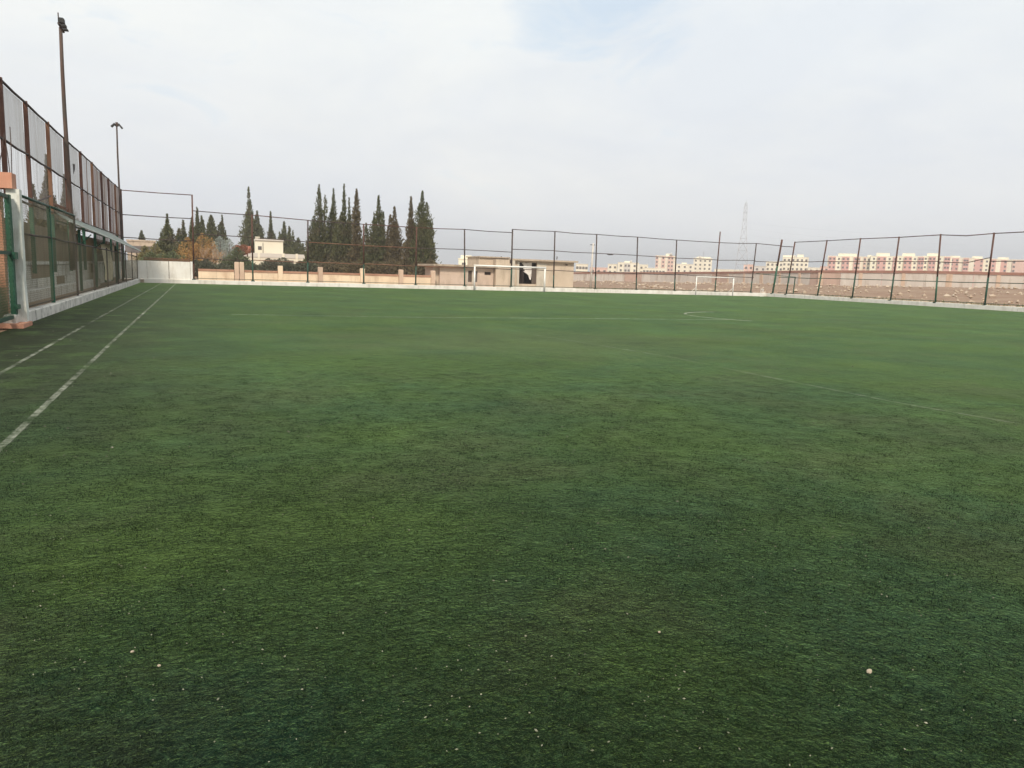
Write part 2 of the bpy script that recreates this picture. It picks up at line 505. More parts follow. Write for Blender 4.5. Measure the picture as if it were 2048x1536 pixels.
# ------------------------------------------------------------------ kerbs
g = 'painted kerbs round the pitch'
k = thing('kerb', 'flaking white kerb along the left edge below the green mesh fence', 'kerb', (XL, 21, 0), group=g)
y = 0.0
while y < 42.9:
    L = rnd.uniform(2.2, 3.0)
    y1 = min(y + L, 43.0)
    MB().chbox(-.25, rnd.uniform(-.006, .012), y, y1 - .012, -.05, .29 + rnd.uniform(-.012, .012), .025).build('kerb_block', M['kerbold'], k)
    y = y1
k = thing('kerb', 'bright cream painted kerb along the far side of the pitch', 'kerb', (XL, YF, 0), group=g)
x = .26
while x < 57.7:
    x1 = min(x + 4.2, 57.95)
    h = .30 if x < 26 else .34
    MB().chbox(x + .01, x1 - .01, -.02 + rnd.uniform(-.008, .008), .26, -.05, h + rnd.uniform(-.01, .01), .02).build('kerb_block', M['kerb'], k)
    x = x1
k = thing('kerb', 'cream painted kerb under the leaning fence on the right', 'kerb', (XR, 30, 0), group=g)
y = -50.0
while y < 33.7:
    y1 = min(y + 4.1, 33.75)
    MB().chbox(rnd.uniform(-.01, .01), .26, y + .01, y1 - .01, -.05, .33 + rnd.uniform(-.01, .012), .02).build('kerb_block', M['kerb'], k)
    y = y1


# ------------------------------------------------------------------ fences
def fpost(parent, base, top, zsplit, r=.055, up='rust', low='greendark'):
    base, top = Vector(base), Vector(top)
    t = (zsplit - base.z) / (top.z - base.z)
    mid = base.lerp(top, t)
    a = MB().tube([base, mid], r, 8).build('post', M[low], parent, True)
    MB().tube([mid, top], r * .94, 8).build('post_extension', M[up], a, True)
    MB().box(base.x - .13, base.x + .13, base.y - .13, base.y + .13, .27, .36).build('base_plate', M['greendark'], a)


fence = thing('fence', 'tall thin pipe fence on the far side in front of the trees and buildings', 'fence', (0, YF + .12, 0))
# plan position along the far side, height of the top rail; measured from the photograph
FP = [(-.22, 6.6, -.25), (4.02, 5.37, 4.02), (8.24, 5.2, 8.2), (12.68, 5.12, 12.7), (17.12, 5.08, 17.1), (21.34, 5.14, 21.47), (25.78, 5.36, 25.81),
      (29.9, 5.38, 29.97), (34.15, 5.32, 34.25), (38.5, 5.28, 38.65), (42.86, 5.2, 42.95), (47.85, 5.17, 47.7), (52.35, 5.28, 52.1)]
for i, (x, h, xb) in enumerate(FP):
    th = {11: 6.2}.get(i, h)
    fpost(fence, (xb, 0, .27), (x, 0, th + .03), 1.9 if 1 <= i <= 6 else 1.5, .062 if i != 6 else .07,
          'rust' if i in (0, 1, 3, 4, 11) else 'darksteel', 'greendark' if i else 'rust')


def rail(parent, a, b_, r=.03, m='darksteel', sag=.03):
    a, b_ = Vector(a), Vector(b_)
    mid = a.lerp(b_, .5) - Vector((0, 0, sag))
    MB().tube([a, mid, b_], r, 6).build('rail', M[m], parent, True)


for i in range(len(FP) - 1):
    x0, h0, _ = FP[i]
    x1, h1, _ = FP[i + 1]
    step = (i == 0)
    hh0 = 5.45 if step else h0
    hh1 = h1
    if i == 5: hh1 = 5.08
    rail(fence, (x0, 0, hh0), (x1, 0, hh1), .032, 'rust' if i in (1, 3, 4) else 'darksteel', rnd.uniform(.0, .06))
    rail(fence, (x0, 0, hh0 - 1.72), (x1, 0, hh1 - 1.70), .03, 'rustlight' if i in (2, 3) else 'darksteel', rnd.uniform(-.02, .04))
    rail(fence, (x0, 0, 1.93), (x1, 0, 1.87), .03, 'rustlight' if i in (1, 2, 3, 4) else 'darksteel', rnd.uniform(-.02, .05))
    rail(fence, (x0, 0, .42), (x1, 0, .42), .02, 'greendark', 0)
    q = MB().quad((x0, .015, .42), (x1, .015, .42), (x1, .015, hh1), (x0, .015, hh0)).build('wire_mesh', M['mesh_far'], fence)
# tall bay in the left corner
CX = -4.95
for z0, z1 in ((6.64, 6.6), (4.9, 4.86), (3.27, 3.2), (.42, .42)):
    rail(fence, (CX, 0, z0), (FP[0][0], 0, z1), .032, 'rust' if z0 > 6 else 'darksteel', .02)
# hanging ties and broken wires on the netting
MB().tube([(35.3, -.03, 3.58), (35.6, -.03, 3.52), (35.95, -.03, 3.56)], .045, 5).build('loose_tie', M['darksteel'], fence)

fr = thing('fence', 'leaning pipe fence along the right edge of the pitch', 'fence', (XR + .13, 30, 0))
FR = [(62.28, 5.7, 63.08), (60.43, 5.46, 61.07), (56.26, 5.5, 56.86), (52.34, 5.57, 52.65), (48.28, 5.58, 48.5), (44.39, 5.66, 44.2), (39.96, 5.62, 40.03),
      (35.2, 5.68, 35.2), (30.6, 5.66, 30.7), (26, 5.66, 26), (21.4, 5.66, 21.4), (16.8, 5.66, 16.8)]
for i, (yt, h, yb) in enumerate(FR):
    lean = -.35 if i == 0 else -.12
    fpost(fr, (0, yb - 30, .27 if i else .0), (lean * 0, yt - 30, h), 3.1 if i in (0,) else 2.35, .10 if i == 0 else .07, 'rust', 'greendark' if i not in (0, 2, 5) else 'green')
for i in range(len(FR) - 1):
    y0, h0, _ = FR[i]
    y1, h1, _ = FR[i + 1]
    y0 -= 30; y1 -= 30
    a = h0 - .06 if i else 5.05
    if i == 0: h1 = 5.0
    rail(fr, (0, y0, a), (0, y1, h1 - .06), .034, 'rust' if i > 2 else 'darksteel', .0 if i != 5 else .12)
    z2 = 3.55
    if i == 5:
        MB().tube([(0, y0, 3.5), (0, y0 - 2.4, 3.42), (0, y1, 3.83)], .03, 6).build('rail', M['darksteel'], fr, True)
    else:
        rail(fr, (0, y0, z2), (0, y1, z2), .03, 'darksteel', rnd.uniform(-.02, .05))
    rail(fr, (0, y0, 1.98), (0, y1, 1.98), .03, 'greendark', rnd.uniform(-.02, .04))
    rail(fr, (0, y0, .45), (0, y1, .45), .022, 'greendark', 0)
    MB().quad((.015, y0, .45), (.015, y1, .45), (.015, y1, h1 - .06), (.015, y0, a)).build('wire_mesh', M['mesh_far'], fr)
# link between the two fences at the far corner
MB().tube([(FP[-1][0] - XR - .13, YF + .12 - 30, 5.28), (0, 32.4, 5.1)], .034, 6).build('rail', M['darksteel'], fr, True)
MB().tube([(FP[-1][0] - XR - .13, YF + .12 - 30, 3.5), (0, 32.6, 3.45)], .03, 6).build('rail', M['darksteel'], fr, True)
MB().quad((FP[-1][0] - XR - .13, YF + .14 - 30, .45), (0, 32.9, .45), (0, 32.4, 5.1), (FP[-1][0] - XR - .13, YF + .14 - 30, 5.28)).build('wire_mesh', M['mesh_far'], fr)
p = atY(1586, 588, 66.5)
t = thing('gate_post', 'short dark green post with a rail just outside the far right corner', 'post', (p.x, 66.5, 0))
MB().tube([(0, 0, 0), (.12, 0, 2.1)], .06, 8).build('post', M['greendark'], t)
MB().tube([(.12, 0, 2.08), (-5.5, -.4, 2.3)], .03, 6).build('rail', M['greendark'], t)

# ------------------------------------------------------------------ left side: block wall, tall netted fence, low mesh fence
t = thing('stepped_wall', 'stained grey concrete block wall with a lower step behind the green mesh fence', 'wall', (-5.35, 16, 0))
bw, bh_ = 1.0, .46
row = 0
z = 0.0
blkm = []
for k in range(6):
    mb = MB().chbox(0, .22, 0, bw * 2 - .015, 0, bh_ - .012, .012)
    o = mb.build('concrete_block', M['block'] if k < 5 else M['blockbrown'], t)
    o.location = (rnd.uniform(-.01, .01), 2.0 * k, 0)
    blkm.append(o.data)
for row in range(3):
    for k in range(24):
        if row == 0 and k < 6: continue
        inst('concrete_block', blkm[(k * 5 + row * 3 + rnd.randint(0, 2)) % 6], t, (rnd.uniform(-.012, .012), 2.0 * k + (1.0 if row == 1 else 0) - (2 if row == 1 else 0), row * bh_))
MB().box(-.03, .25, 0, 48, 3 * bh_, 3 * bh_ + .12).build('coping', M['block'], t)
MB().box(-.1, 0.18, 2, 48, 3 * bh_ + .13, 2.75).build('upper_wall', M['blockbrown'], t)
MB().chbox(.28, .62, 0, 30, 0, .62, .03).build('step', M['block'], t)
MB().box(-6, -.14, -16, 54, -.05, .25).build('footing', M['blockbrown'], t)

tall = thing('netted_fence', 'tall rusty fence hung with silvery streaked netting along the left side', 'fence', (-5.0, 0, 0))
TP = [22.9, 26.4, 29.9, 33.9, 38.0, 42.6, 47.0, 51.3, 55.2, 59.5, 63.9]
TH = [6.55, 6.55, 6.55, 6.55, 6.56, 6.60, 6.62, 6.58, 6.6, 6.62, 6.66]
for i, (y, h) in enumerate(zip(TP, TH)):
    a = MB().box(-.06, .06, y - .06, y + .06, 1.1 if i < 6 else .3, 3.25).build('post', M['green'], tall)
    MB().box(-.065, .055, y - .055, y + .055, 3.25, h + .05).build('post_extension', M['rust' if i % 3 else 'rustlight'], a)


def pleated(x, y0, y1, za0, za1, zb0, zb1, name, m, parent, amp=.05, ny=26, nz=7, seed=0):
    """hanging sheet between two posts: bottom za, top zb, with vertical folds"""
    mb = MB()
    for j in range(nz + 1):
        for i in range(ny + 1):
            u, v = i / ny, j / nz
            y = y0 + (y1 - y0) * u
            z = (za0 + (za1 - za0) * u) * (1 - v) + (zb0 + (zb1 - zb0) * u) * v
            z -= .05 * (1 - v) * (.5 + mn.noise(Vector((y * 1.3, seed, 0))))
            d = amp * mn.noise(Vector((y * 2.6, z * .35, seed))) + amp * .6 * mn.noise(Vector((y * 7, z * .5, seed + 9)))
            mb.v.append((x + d * (1 - .6 * v), y, z))
    for j in range(nz):
        for i in range(ny):
            k = j * (ny + 1) + i
            mb.f.append((k, k + 1, k + 2 + ny, k + 1 + ny))
    return mb.build(name, M[m], parent, True)


for i in range(len(TP) - 1):
    y0, y1 = TP[i] + .06, TP[i + 1] - .06
    h0, h1 = TH[i], TH[i + 1]
    rm = 'net_silver' if i < 6 else 'net_rusty'
    rail(tall, (.0, y0, h0), (.0, y1, h1), .04, 'darksteel', .02)
    rail(tall, (.0, y0, 4.92), (.0, y1, 4.92), .04, 'darksteel', .03)
    rail(tall, (.0, y0, 3.36), (.0, y1, 3.34), .035, 'darksteel', .03)
    pleated(-.08, y0, y1, 4.95, 4.95, h0, h1, 'netting', rm, tall, seed=i)
    pleated(-.08, y0, y1, 3.0 if i < 6 else 2.6, 3.0 if i < 6 else 2.6, 4.9, 4.9, 'netting', ('net_thin' if 0 < i < 4 else rm) if i != 5 else 'net_rusty', tall, .08, seed=i + 20)
# torn flaps of sheet and rust strips
for i, y in enumerate((49.0, 52.6, 57.2, 60.8, 44.6, 62.2)):
    MB().quad((-.02, y, 3.2), (-.02, y + .38, 3.3), (0, y + .33, 6.5), (0, y + .05, 6.55)).build('rust_strip', M['rustlight'], tall)
MB().quad((.04, 39.6, 5.75), (.05, 40.3, 5.8), (.06, 40.1, 5.55), (.02, 39.9, 5.3), (.03, 39.75, 5.6)).build('torn_flap', M['darksteel'], tall)
MB().tube([(.02, 27.3, 3.4), (.02, 29.4, 3.3), (.02, 33.6, 3.9)], .03, 5).build('loose_bar', M['darksteel'], tall)
MB().box(-.03, .03, 33.96, 37.9, 3.62, 3.70).build('cross_bar', M['rustlight'], tall)

low = thing('mesh_fence', 'low green wire mesh fence standing on the left kerb', 'fence', (-4.1, 0, 0))
LP = [27.2, 32.45, 37.6, 43.0, 48.4, 53.7, 58.8, 63.7]
for i, y in enumerate(LP):
    h = 3.17 if i < 2 else 2.2
    pr = .05 if i == 0 else .03
    MB().box(-pr, pr, y - pr, y + pr, .28, h).build('post', M['green' if i == 0 else 'darksteel'], low)
segs = [22.1] + LP
for i in range(len(segs) - 1):
    y0, y1 = segs[i] + .05, segs[i + 1] - .05
    zt = 2.24 - .045 * max(0, i - 1)
    zt1 = 2.24 - .045 * max(0, i)
    rail(low, (0, y0, zt), (0, y1, zt1), .03, 'darksteel', .02)
    rail(low, (0, y0, .36), (0, y1, .36), .022, 'darksteel', .0)
    if i < 2:
        rail(low, (0, y0, 3.17), (0, y1, 3.17), .04, 'greendark', .0)
    top = 3.15 if i < 2 else zt1
    mb = MB()
    n = 14
    for q in range(n + 1):
        yy = y0 + (y1 - y0) * q / n
        bul = .05 * mn.noise(Vector((yy * .8, 5, 0)))
        mb.v += [(.02, yy, .34), (.03 + bul, yy, (.34 + top) / 2), (.02, yy, top)]
    for q in range(n):
        for e in (0, 1):
            kk = q * 3 + e
            mb.f.append((kk, kk + 3, kk + 4, kk + 1))
    mb.build('wire_mesh', M['mesh_green'], low)

# rusty earth strip between kerb and wall
tag(MB().box(-5.1, -4.22, 22, 63.7, .02, .27).build('planting_strip', M['dirt']), kind='structure')


# floodlight masts
def mast(label, x, y, zb, h, arm, r):
    t = thing('light_mast', label, 'light mast', (x, y, zb), group='floodlight masts on the left side')
    n = 6
    MB().tube([(.02 * math.sin(k), 0, (h - zb) * k / n) for k in range(n + 1)], r, 10, r * .62).build('pole', M['mast' if r > .09 else 'darksteel'], t, True)
    H = h - zb
    if arm == 'y':
        MB().tube([(0, -.55, H + .02), (0, .75, H + .02)], .045, 6).build('cross_arm', M['darksteel'], t)
        for yy, tz in ((-.42, .1), (.05, 0), (.5, -.05)):
            MB().chbox(-.02, .2, yy - .12, yy + .12, H + .04 + tz * .3, H + .16 + tz, .05).build('floodlight', M['lamp'], t)
        MB().tube([(0, -.5, H), (0, -.52, H + .42)], .022, 6).build('spike', M['darksteel'], t)
    else:
        MB().tube([(-.1, 0, H + .05), (.1, 0, H + .05)], .05, 6).build('cross_arm', M['darksteel'], t)
        for sx in (-1, 1):
            mb = MB()
            a = Vector((sx * .06, -.02, H + .12)); e = Vector((sx * .27, -.06, H - (.10 if sx < 0 else .14)))
            d = (e - a).normalized(); u = Vector((-d.z * sx, 0, d.x * sx)).normalized() * .10
            f = Vector((0, .13, 0))
            P = [a - f, e - f * 1.1, e + f * 1.1, a + f]
            mb.v += [tuple(p_) for p_ in P] + [tuple(p_ + u) for p_ in P]
            mb.f += [(0, 1, 2, 3), (7, 6, 5, 4), (0, 4, 5, 1), (1, 5, 6, 2), (2, 6, 7, 3), (3, 7, 4, 0)]
            mb.build('floodlight', M['lamp'], t)
        MB().box(-.07, .07, -.07, .07, H, H + .24).build('cap', M['darksteel'], t)
    return t


mast('thick rusty floodlight mast, nearer of the two on the left', -4.8, 36.9, 1.15, 10.72, 'y', .102)
mast('slender dark floodlight mast at the far end of the netted fence', -4.42, 55.5, .28, 9.85, 'x', .072)

# canopy of the bench shelter
t = thing('bench_shelter', 'sloping pale green canopy on green posts behind the mesh fence', 'shelter', (-4.6, 34, 0))
A, B_, Cc, D = Vector((-.3, 0.2, 3.28)), Vector((-.3, 20, 3.2)), Vector((1.35, 20.4, 2.18)), Vector((.1, 0.2, 3.02))
e = Vector((0, 0, .05))
mb = MB()
N = 10
for k in range(N + 1):
    u = k / N
    a = A.lerp(B_, u); c = D.lerp(Cc, u) + Vector((0, 0, .02 * math.sin(9 * u)))
    mb.v += [tuple(a), tuple(c), tuple(a + e), tuple(c + e)]
for k in range(N):
    q = 4 * k
    mb.f += [(q, q + 4, q + 5, q + 1), (q + 2, q + 3, q + 7, q + 6), (q + 1, q + 5, q + 7, q + 3), (q, q + 2, q + 6, q + 4)]
mb.f += [(0, 1, 3, 2), (4 * N, 4 * N + 2, 4 * N + 3, 4 * N + 1)]
mb.build('canopy', M['canopy'], t)
MB().tube([D + e * .4, Cc + e * .4], .035, 6).build('edge_pipe', M['whitepost'], t)
MB().tube([A - Vector((0, 0, .25)), B_ - Vector((0, 0, .3))], .03, 6).build('edge_pipe', M['green'], t)
for y, x_ in ((3.5, .02), (8.6, .05), (17.6, .15)):
    MB().box(x_ - .05, x_ + .05, y - .05, y + .05, -0.0, 2.95 - .03 * y).build('post', M['green' if y < 10 else 'greendark'], t)
    MB().tube([(x_, y, 2.2), (x_ + .45, y, 2.75 - .028 * y)], .025, 5).build('brace', M['green'], t)
mb = MB()
n = 12
prof = [(-.2, 1.9), (.0, 2.35), (.12, 2.4), (.2, 1.9), (.24, 1.2), (.2, .55)]
for k in range(n + 1):
    yy = 44.5 + 4.2 * k / n
    for (dx, z) in prof:
        d = .10 * mn.noise(Vector((yy * 2.2, z * .7, 4)))
        mb.v.append((dx + d - .1, yy - 44.5 + (.3 * mn.noise(Vector((z, yy, 1)))), z + .15 * mn.noise(Vector((yy, 2, z)))))
np_ = len(prof)
for k in range(n):
    for j in range(np_ - 1):
        q = k * np_ + j
        mb.f.append((q, q + np_, q + np_ + 1, q + 1))
o = mb.build('tarpaulin', M['cloth'], smooth=True)
o.location = (-4.5, 44.5, 0)
tag(o, 'cream tarpaulin draped under the canopy behind the mesh fence', 'tarpaulin')

# gateway on the far left
t = thing('gateway', 'whitewashed post carrying a salmon concrete lintel over the entrance', 'gateway', (-3.95, 21.6, 0))
mb = MB()
nseg = 9
for k in range(nseg + 1):
    z = 3.2 * k / nseg
    w_ = .135 + .014 * mn.noise(Vector((0, z * 2.1, 3)))
    dx = .02 * mn.noise(Vector((5, z * 1.4, 0)))
    for (sx, sy) in ((-1, -1), (1, -1), (1, 1), (-1, 1)):
        mb.v.append((sx * w_ + dx, sy * w_, z))
for k in range(nseg):
    for j in range(4):
        mb.f.append((4 * k + j, 4 * k + (j + 1) % 4, 4 * k + 4 + (j + 1) % 4, 4 * k + 4 + j))
mb.f.append((4 * nseg, 4 * nseg + 1, 4 * nseg + 2, 4 * nseg + 3))
mb.build('gate_pillar', M['whitepost'], t)
MB().box(-3.2, .02, -.24, .24, 3.202, 3.56).build('lintel', M['salmon'], t)
MB().box(-3.6, .20, -.9, .16, .0, .10).build('threshold', M['salmon'], t)
for p0, p1 in (((-.33, 0, 3.5), (-.37, 0, 4.6)), ((-.31, 0, 3.5), (-.12, 0, 4.45)), ((-.05, 0, 3.5), (-.12, 0, 4.48)), ((-.02, .02, 3.5), (-.0, .02, 4.62))):
    MB().tube([p0, ((p0[0] + p1[0]) / 2 + .01, p0[1], (p0[2] + p1[2]) / 2), p1], .010, 5).build('rebar', M['darksteel'], t)

t = thing('mesh_gate', 'green steel gate leaf with wire mesh beside the whitewashed post', 'gate', (-4.02, 21.35, 0))
for (a, b2) in (((0, -.07, .18), (0, -.07, 3.05)), ((0, -2.4, .18), (0, -2.4, 3.05))):
    MB().box(a[0] - .05, a[0] + .05, a[1] - .10, a[1] + .10, a[2], b2[2]).build('stile', M['green'], t)
for z in (.24, 1.72, 3.0):
    MB().box(-.035, .035, -2.3, -.17, z - .04, z + .04).build('cross_rail', M['greendark'], t)
MB().box(.05, .12, -.28, .04, 1.58, 1.74).build('latch', M['green'], t)
MB().box(.05, .11, -.25, .05, .42, .52).build('hinge', M['green'], t)
MB().quad((.02, -2.3, .24), (.02, -.17, .24), (.02, -.17, 3.0), (.02, -2.3, 3.0)).build('wire_mesh', M['mesh_gate'], t)
t = thing('entrance_wall', 'salmon rendered wall seen through the green gate', 'wall', (-6.0, 21.9, 0))
MB().box(-3, 1.72, 0, .25, 0, 3.1).build('wall', M['salmon'], t)
MB().box(-3, 1.74, -.04, -.002, 0, .9).build('dado', M['blockbrown'], t)

# white metal wall closing the left corner
t = thing('metal_gate', 'white sheet metal double gate closing the far left corner', 'gate', (-3.45, YF + .05, 0))
for x0, x1 in ((0.0, 1.46), (1.5, 2.95)):
    a = MB().box(x0, x1, 0, .05, .30, 1.63).build('leaf', M['whitesheet'], t)
    for q in range(4):
        xx = x0 + .2 + q * .34
        MB().box(xx, xx + .02, -.012, -.001, .35, 1.58).build('rib', M['whitesheet'], a)
MB().box(2.97, 3.13, -.04, .14, .28, 1.66).build('jamb', M['white'], t)
MB().box(-1.5, -.02, 0.0, .05, .30, 1.63).build('leaf', M['whitesheet'], t)
for z in (1.72, 1.83):
    MB().tube([(-.2, .02, z), (2.95, .02, z - .05)], .035, 6).build('top_rail', M['rustlight'], t)
MB().tube([(1.48, -.02, .35), (1.48, -.02, 1.6)], .012, 5).build('bolt', M['rust'], t)


# ------------------------------------------------------------------ goals and small posts
def goal(label, x0, x1, y, h, r, stays):
    t = thing('goal', label, 'goal', (x0, y, 0), group='white football goals')
    W = x1 - x0
    for x in (0, W): MB().tube([(x, 0, 0), (x, 0, h - r)], r, 10).build('goalpost', M['white'], t, True)
    MB().tube([(-r, 0, h), (W + r, 0, h)], r, 10).build('crossbar', M['white'], t, True)
    for x, L in stays:
        MB().tube([(x, .02, h * .45), (x - L, .55, .02)], r * .42, 6).build('back_stay', M['white'], t)
    return t


goal('wide white goal frame without a net in front of the low building', 22.0, 28.6, 62.9, 2.10, .075, [])
goal('small white goal frame with back stays near the right corner', 44.0, 48.3, 61.9, 1.76, .05, [(0, .45), (4.3, .55)])
t = thing('hurdle', 'tiny white frame standing before the far kerb by the corner post', 'hurdle', (atY(1522, 580, 61.8).x, 61.8, 0))
for x in (0, .16, .30): MB().tube([(x, 0, 0), (x, 0, .75)], .02, 6).build('upright', M['white'], t)
MB().tube([(-.02, 0, .75), (.32, 0, .75)], .02, 6).build('top_bar', M['white'], t)


# ------------------------------------------------------------------ the low peach wall behind the far fence
YW = 67.2
t = thing('garden_wall', 'low peach rendered wall with terracotta coping behind the far fence', 'wall', (0, YW, 0))
xa = atY(397, 560, YW).x
xe = atY(868, 560, YW).x
pil = [atY(q, 560, YW).x for q in (474, 484, 561, 641, 725, 802, 866)]
edges = [xa] + pil
pw = .2
for i in range(len(edges) - 1):
    x0 = edges[i] + (pw if i else 0)
    x1 = edges[i + 1] - pw
    if x1 - x0 < .3: continue
    n = max(1, round((x1 - x0) / 1.8))
    for q in range(n):
        a = x0 + (x1 - x0) * q / n
        c = x0 + (x1 - x0) * (q + 1) / n
        MB().box(a, c - .01, 0, .2, 0, .93 + rnd.uniform(-.01, .01)).build('wall_panel', M['orangewall'], t)
        MB().box(a, c - .01, -.04, .24, .945, 1.12).build('coping', M['orangecap'], t)
for i, x in enumerate(pil):
    hh = 1.75 if i < 2 else 1.55
    w2 = pw - .01 if i > 1 else .17
    MB().chbox(x - w2, x + w2, -.08, .3, 0, hh, .04).build('pillar', M['pillar' if i not in (2, 4) else 'orangewall'], t)
tag(MB().box(-6, 60, 64.07, YW - .1, -.02, .24).build('path', M['plastergrey']), kind='structure')


# ------------------------------------------------------------------ derelict building behind the goal
def wall_with_holes(mb, x0, x1, z0, z1, y0, y1, holes):
    """wall slab on y0..y1 with rectangular openings; real openings with reveals"""
    xs_ = sorted({x0, x1, *[h[0] for h in holes], *[h[1] for h in holes]})
    zs_ = sorted({z0, z1, *[h[2] for h in holes], *[h[3] for h in holes]})
    for i in range(len(xs_) - 1):
        for j in range(len(zs_) - 1):
            cx, cz = (xs_[i] + xs_[i + 1]) / 2, (zs_[j] + zs_[j + 1]) / 2
            if any(h[0] < cx < h[1] and h[2] < cz < h[3] for h in holes): continue
            a, c, d, f = xs_[i], xs_[i + 1], zs_[j], zs_[j + 1]
            mb.quad((a, y0, d), (c, y0, d), (c, y0, f), (a, y0, f))
            mb.quad((c, y1, d), (a, y1, d), (a, y1, f), (c, y1, f))
    for (a, c, d, f) in holes:
        mb.quad((a, y0, d), (a, y1, d), (a, y1, f), (a, y0, f))
        mb.quad((c, y1, d), (c, y0, d), (c, y0, f), (c, y1, f))
        mb.quad((a, y0, f), (a, y1, f), (c, y1, f), (c, y0, f))
        mb.quad((a, y1, d), (a, y0, d), (c, y0, d), (c, y1, d))
    mb.quad((x0, y1, z0), (x0, y0, z0), (x0, y0, z1), (x0, y1, z1))
    mb.quad((x1, y0, z0), (x1, y1, z0), (x1, y1, z1), (x1, y0, z1))
    mb.quad((x0, y0, z1), (x1, y0, z1), (x1, y1, z1), (x0, y1, z1))


YB = 68.0
X = lambda px, Y=YB: atY(px, 550, Y).x
Z = lambda px, py, Y=YB: atY(px, py, Y).z
t = thing('derelict_building', 'low derelict plaster building with a gaping dark doorway behind the goal', 'building', (0, 0, 0))
# left wing
xl0, xl1 = X(880), X(1024)
zr = Z(880, 532)
dh = [(X(936), X(944), Z(940, 564), Z(940, 541)), (X(948), X(955), Z(950, 564), Z(950, 542)), (X(969), X(982), Z(975, 550), Z(975, 544))]
mb = MB()
wall_with_holes(mb, xl0, X(987), 0, zr, YB, YB + .22, dh)
mb.build('front_wall', M['plasterpink'], t)
mb = MB()
wall_with_holes(mb, X(988), xl1 - .05, 0, Z(1000, 519), YB - .5, YB - .28, [])
mb.build('projecting_wall', M['plaster'], t)
MB().box(X(988), X(988) + .22, YB - .278, YB + .3, 0, Z(1000, 519)).build('side_wall', M['slab'], t)
MB().box(xl0, xl0 + .2, YB + .23, YB + 5, 0, zr).build('side_wall', M['plasterpink'], t)
MB().box(X(866, 68.6), xl0 - .01, 68.4, 68.6, 0, Z(870, 530)).build('end_pier', M['plaster'], t)
MB().box(X(866) - .1, X(987) + .2, YB - .55, YB + 5, zr + .005, zr + .17).build('roof_slab', M['slab'], t)
MB().box(X(962), X(1023), YB + .6, YB + 4, zr + .18, Z(990, 518) + .1).build('rear_wall', M['plaster'], t)
MB().box(X(960), X(1023), YB + .4, YB + 4.2, Z(990, 518) + .11, Z(990, 518) + .22).build('roof_slab', M['slab'], t)
wn = MB().box(X(1015), X(1021), YB - .52, YB - .503, Z(1018, 527), Z(1018, 520)).build('window', M['nearblack'], t)
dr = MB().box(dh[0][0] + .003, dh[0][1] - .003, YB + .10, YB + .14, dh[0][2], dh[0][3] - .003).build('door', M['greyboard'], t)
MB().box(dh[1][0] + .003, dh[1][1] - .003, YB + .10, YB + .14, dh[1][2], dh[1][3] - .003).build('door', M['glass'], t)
MB().box(dh[2][0], dh[2][1], YB + .14, YB + .18, dh[2][2], dh[2][3]).build('window', M['nearblack'], t)
for a, c in ((dh[0][0] - .1, dh[0][0] - .002), (dh[0][1] + .002, dh[0][1] + .1)):
    MB().box(a, c, YB - .03, YB - .002, 0.0, dh[0][3] + .08).build('door_frame', M['plastergrey'], t)
# right wing
xr0, xr1 = X(1025), X(1147)
zt = Z(1085, 523)
op = (X(1038), X(1073), Z(1055, 568), Z(1055, 525))
vent = (X(1130), X(1135), Z(1132, 531), Z(1132, 528))
mb = MB()
wall_with_holes(mb, xr0, xr1, .1, zt, YB, YB + .22, [op, vent])
mb.build('front_wall', M['plaster'], t)
MB().box(xr0 - .3, xr1 + .25, YB - .42, YB + 5.4, zt + .005, zt + .16).build('roof_slab', M['slab'], t)
MB().box(xr0, xr0 + .2, YB + .23, YB + 5, .1, zt).build('side_wall', M['plaster'], t)
MB().box(xr1 - .2, xr1, YB + .23, YB + 5, .1, zt).build('side_wall', M['plaster'], t)
MB().box(xr0 + .21, xr1 - .21, YB + 4.8, YB + 5, .1, zt).build('rear_wall', M['nearblack'], t)
MB().box(xr0 + .21, xr1 - .21, YB + .25, YB + 4.79, .1, .14).build('floor', M['nearblack'], t)
MB().box(X(1048), X(1049), YB + .25, YB + 4.79, .15, zt - .01).build('partition', M['nearblack'], t)
for a, c in ((op[0] - .22, op[0] - .003), (op[1] + .003, op[1] + .2)):
    MB().box(a, c, YB - .05, YB - .003, .1, op[3] + .12).build('door_surround', M['plastergrey'], t)
MB().box(op[1] + .21, X(1092), YB - .03, YB - .003, .1, zt - .2).build('render_patch', M['plastergrey'], t)
MB().box(X(1064), op[1] - .01, YB + .05, YB + .09, op[2], op[3] - .4).build('door_leaf', M['greyboard'], t)
MB().box(xr0 - .1, xr1 + .1, YB - .35, YB - .06, .0, .30).build('plinth', M['plastergrey'], t)
MB().box(xr0 - .35, xr0 - .02, YB - .6, YB + .4, .0, zt - .02).build('end_pier', M['plastergrey'], t)
for px, py in ((1010, 513), (1123, 517)):
    MB().tube([(X(px), YB + 1.2, Z(px, 519)), (X(px) + .03, YB + 1.2, Z(px, 519) + .3)], .05, 6).build('roof_pipe', M['darksteel'], t)
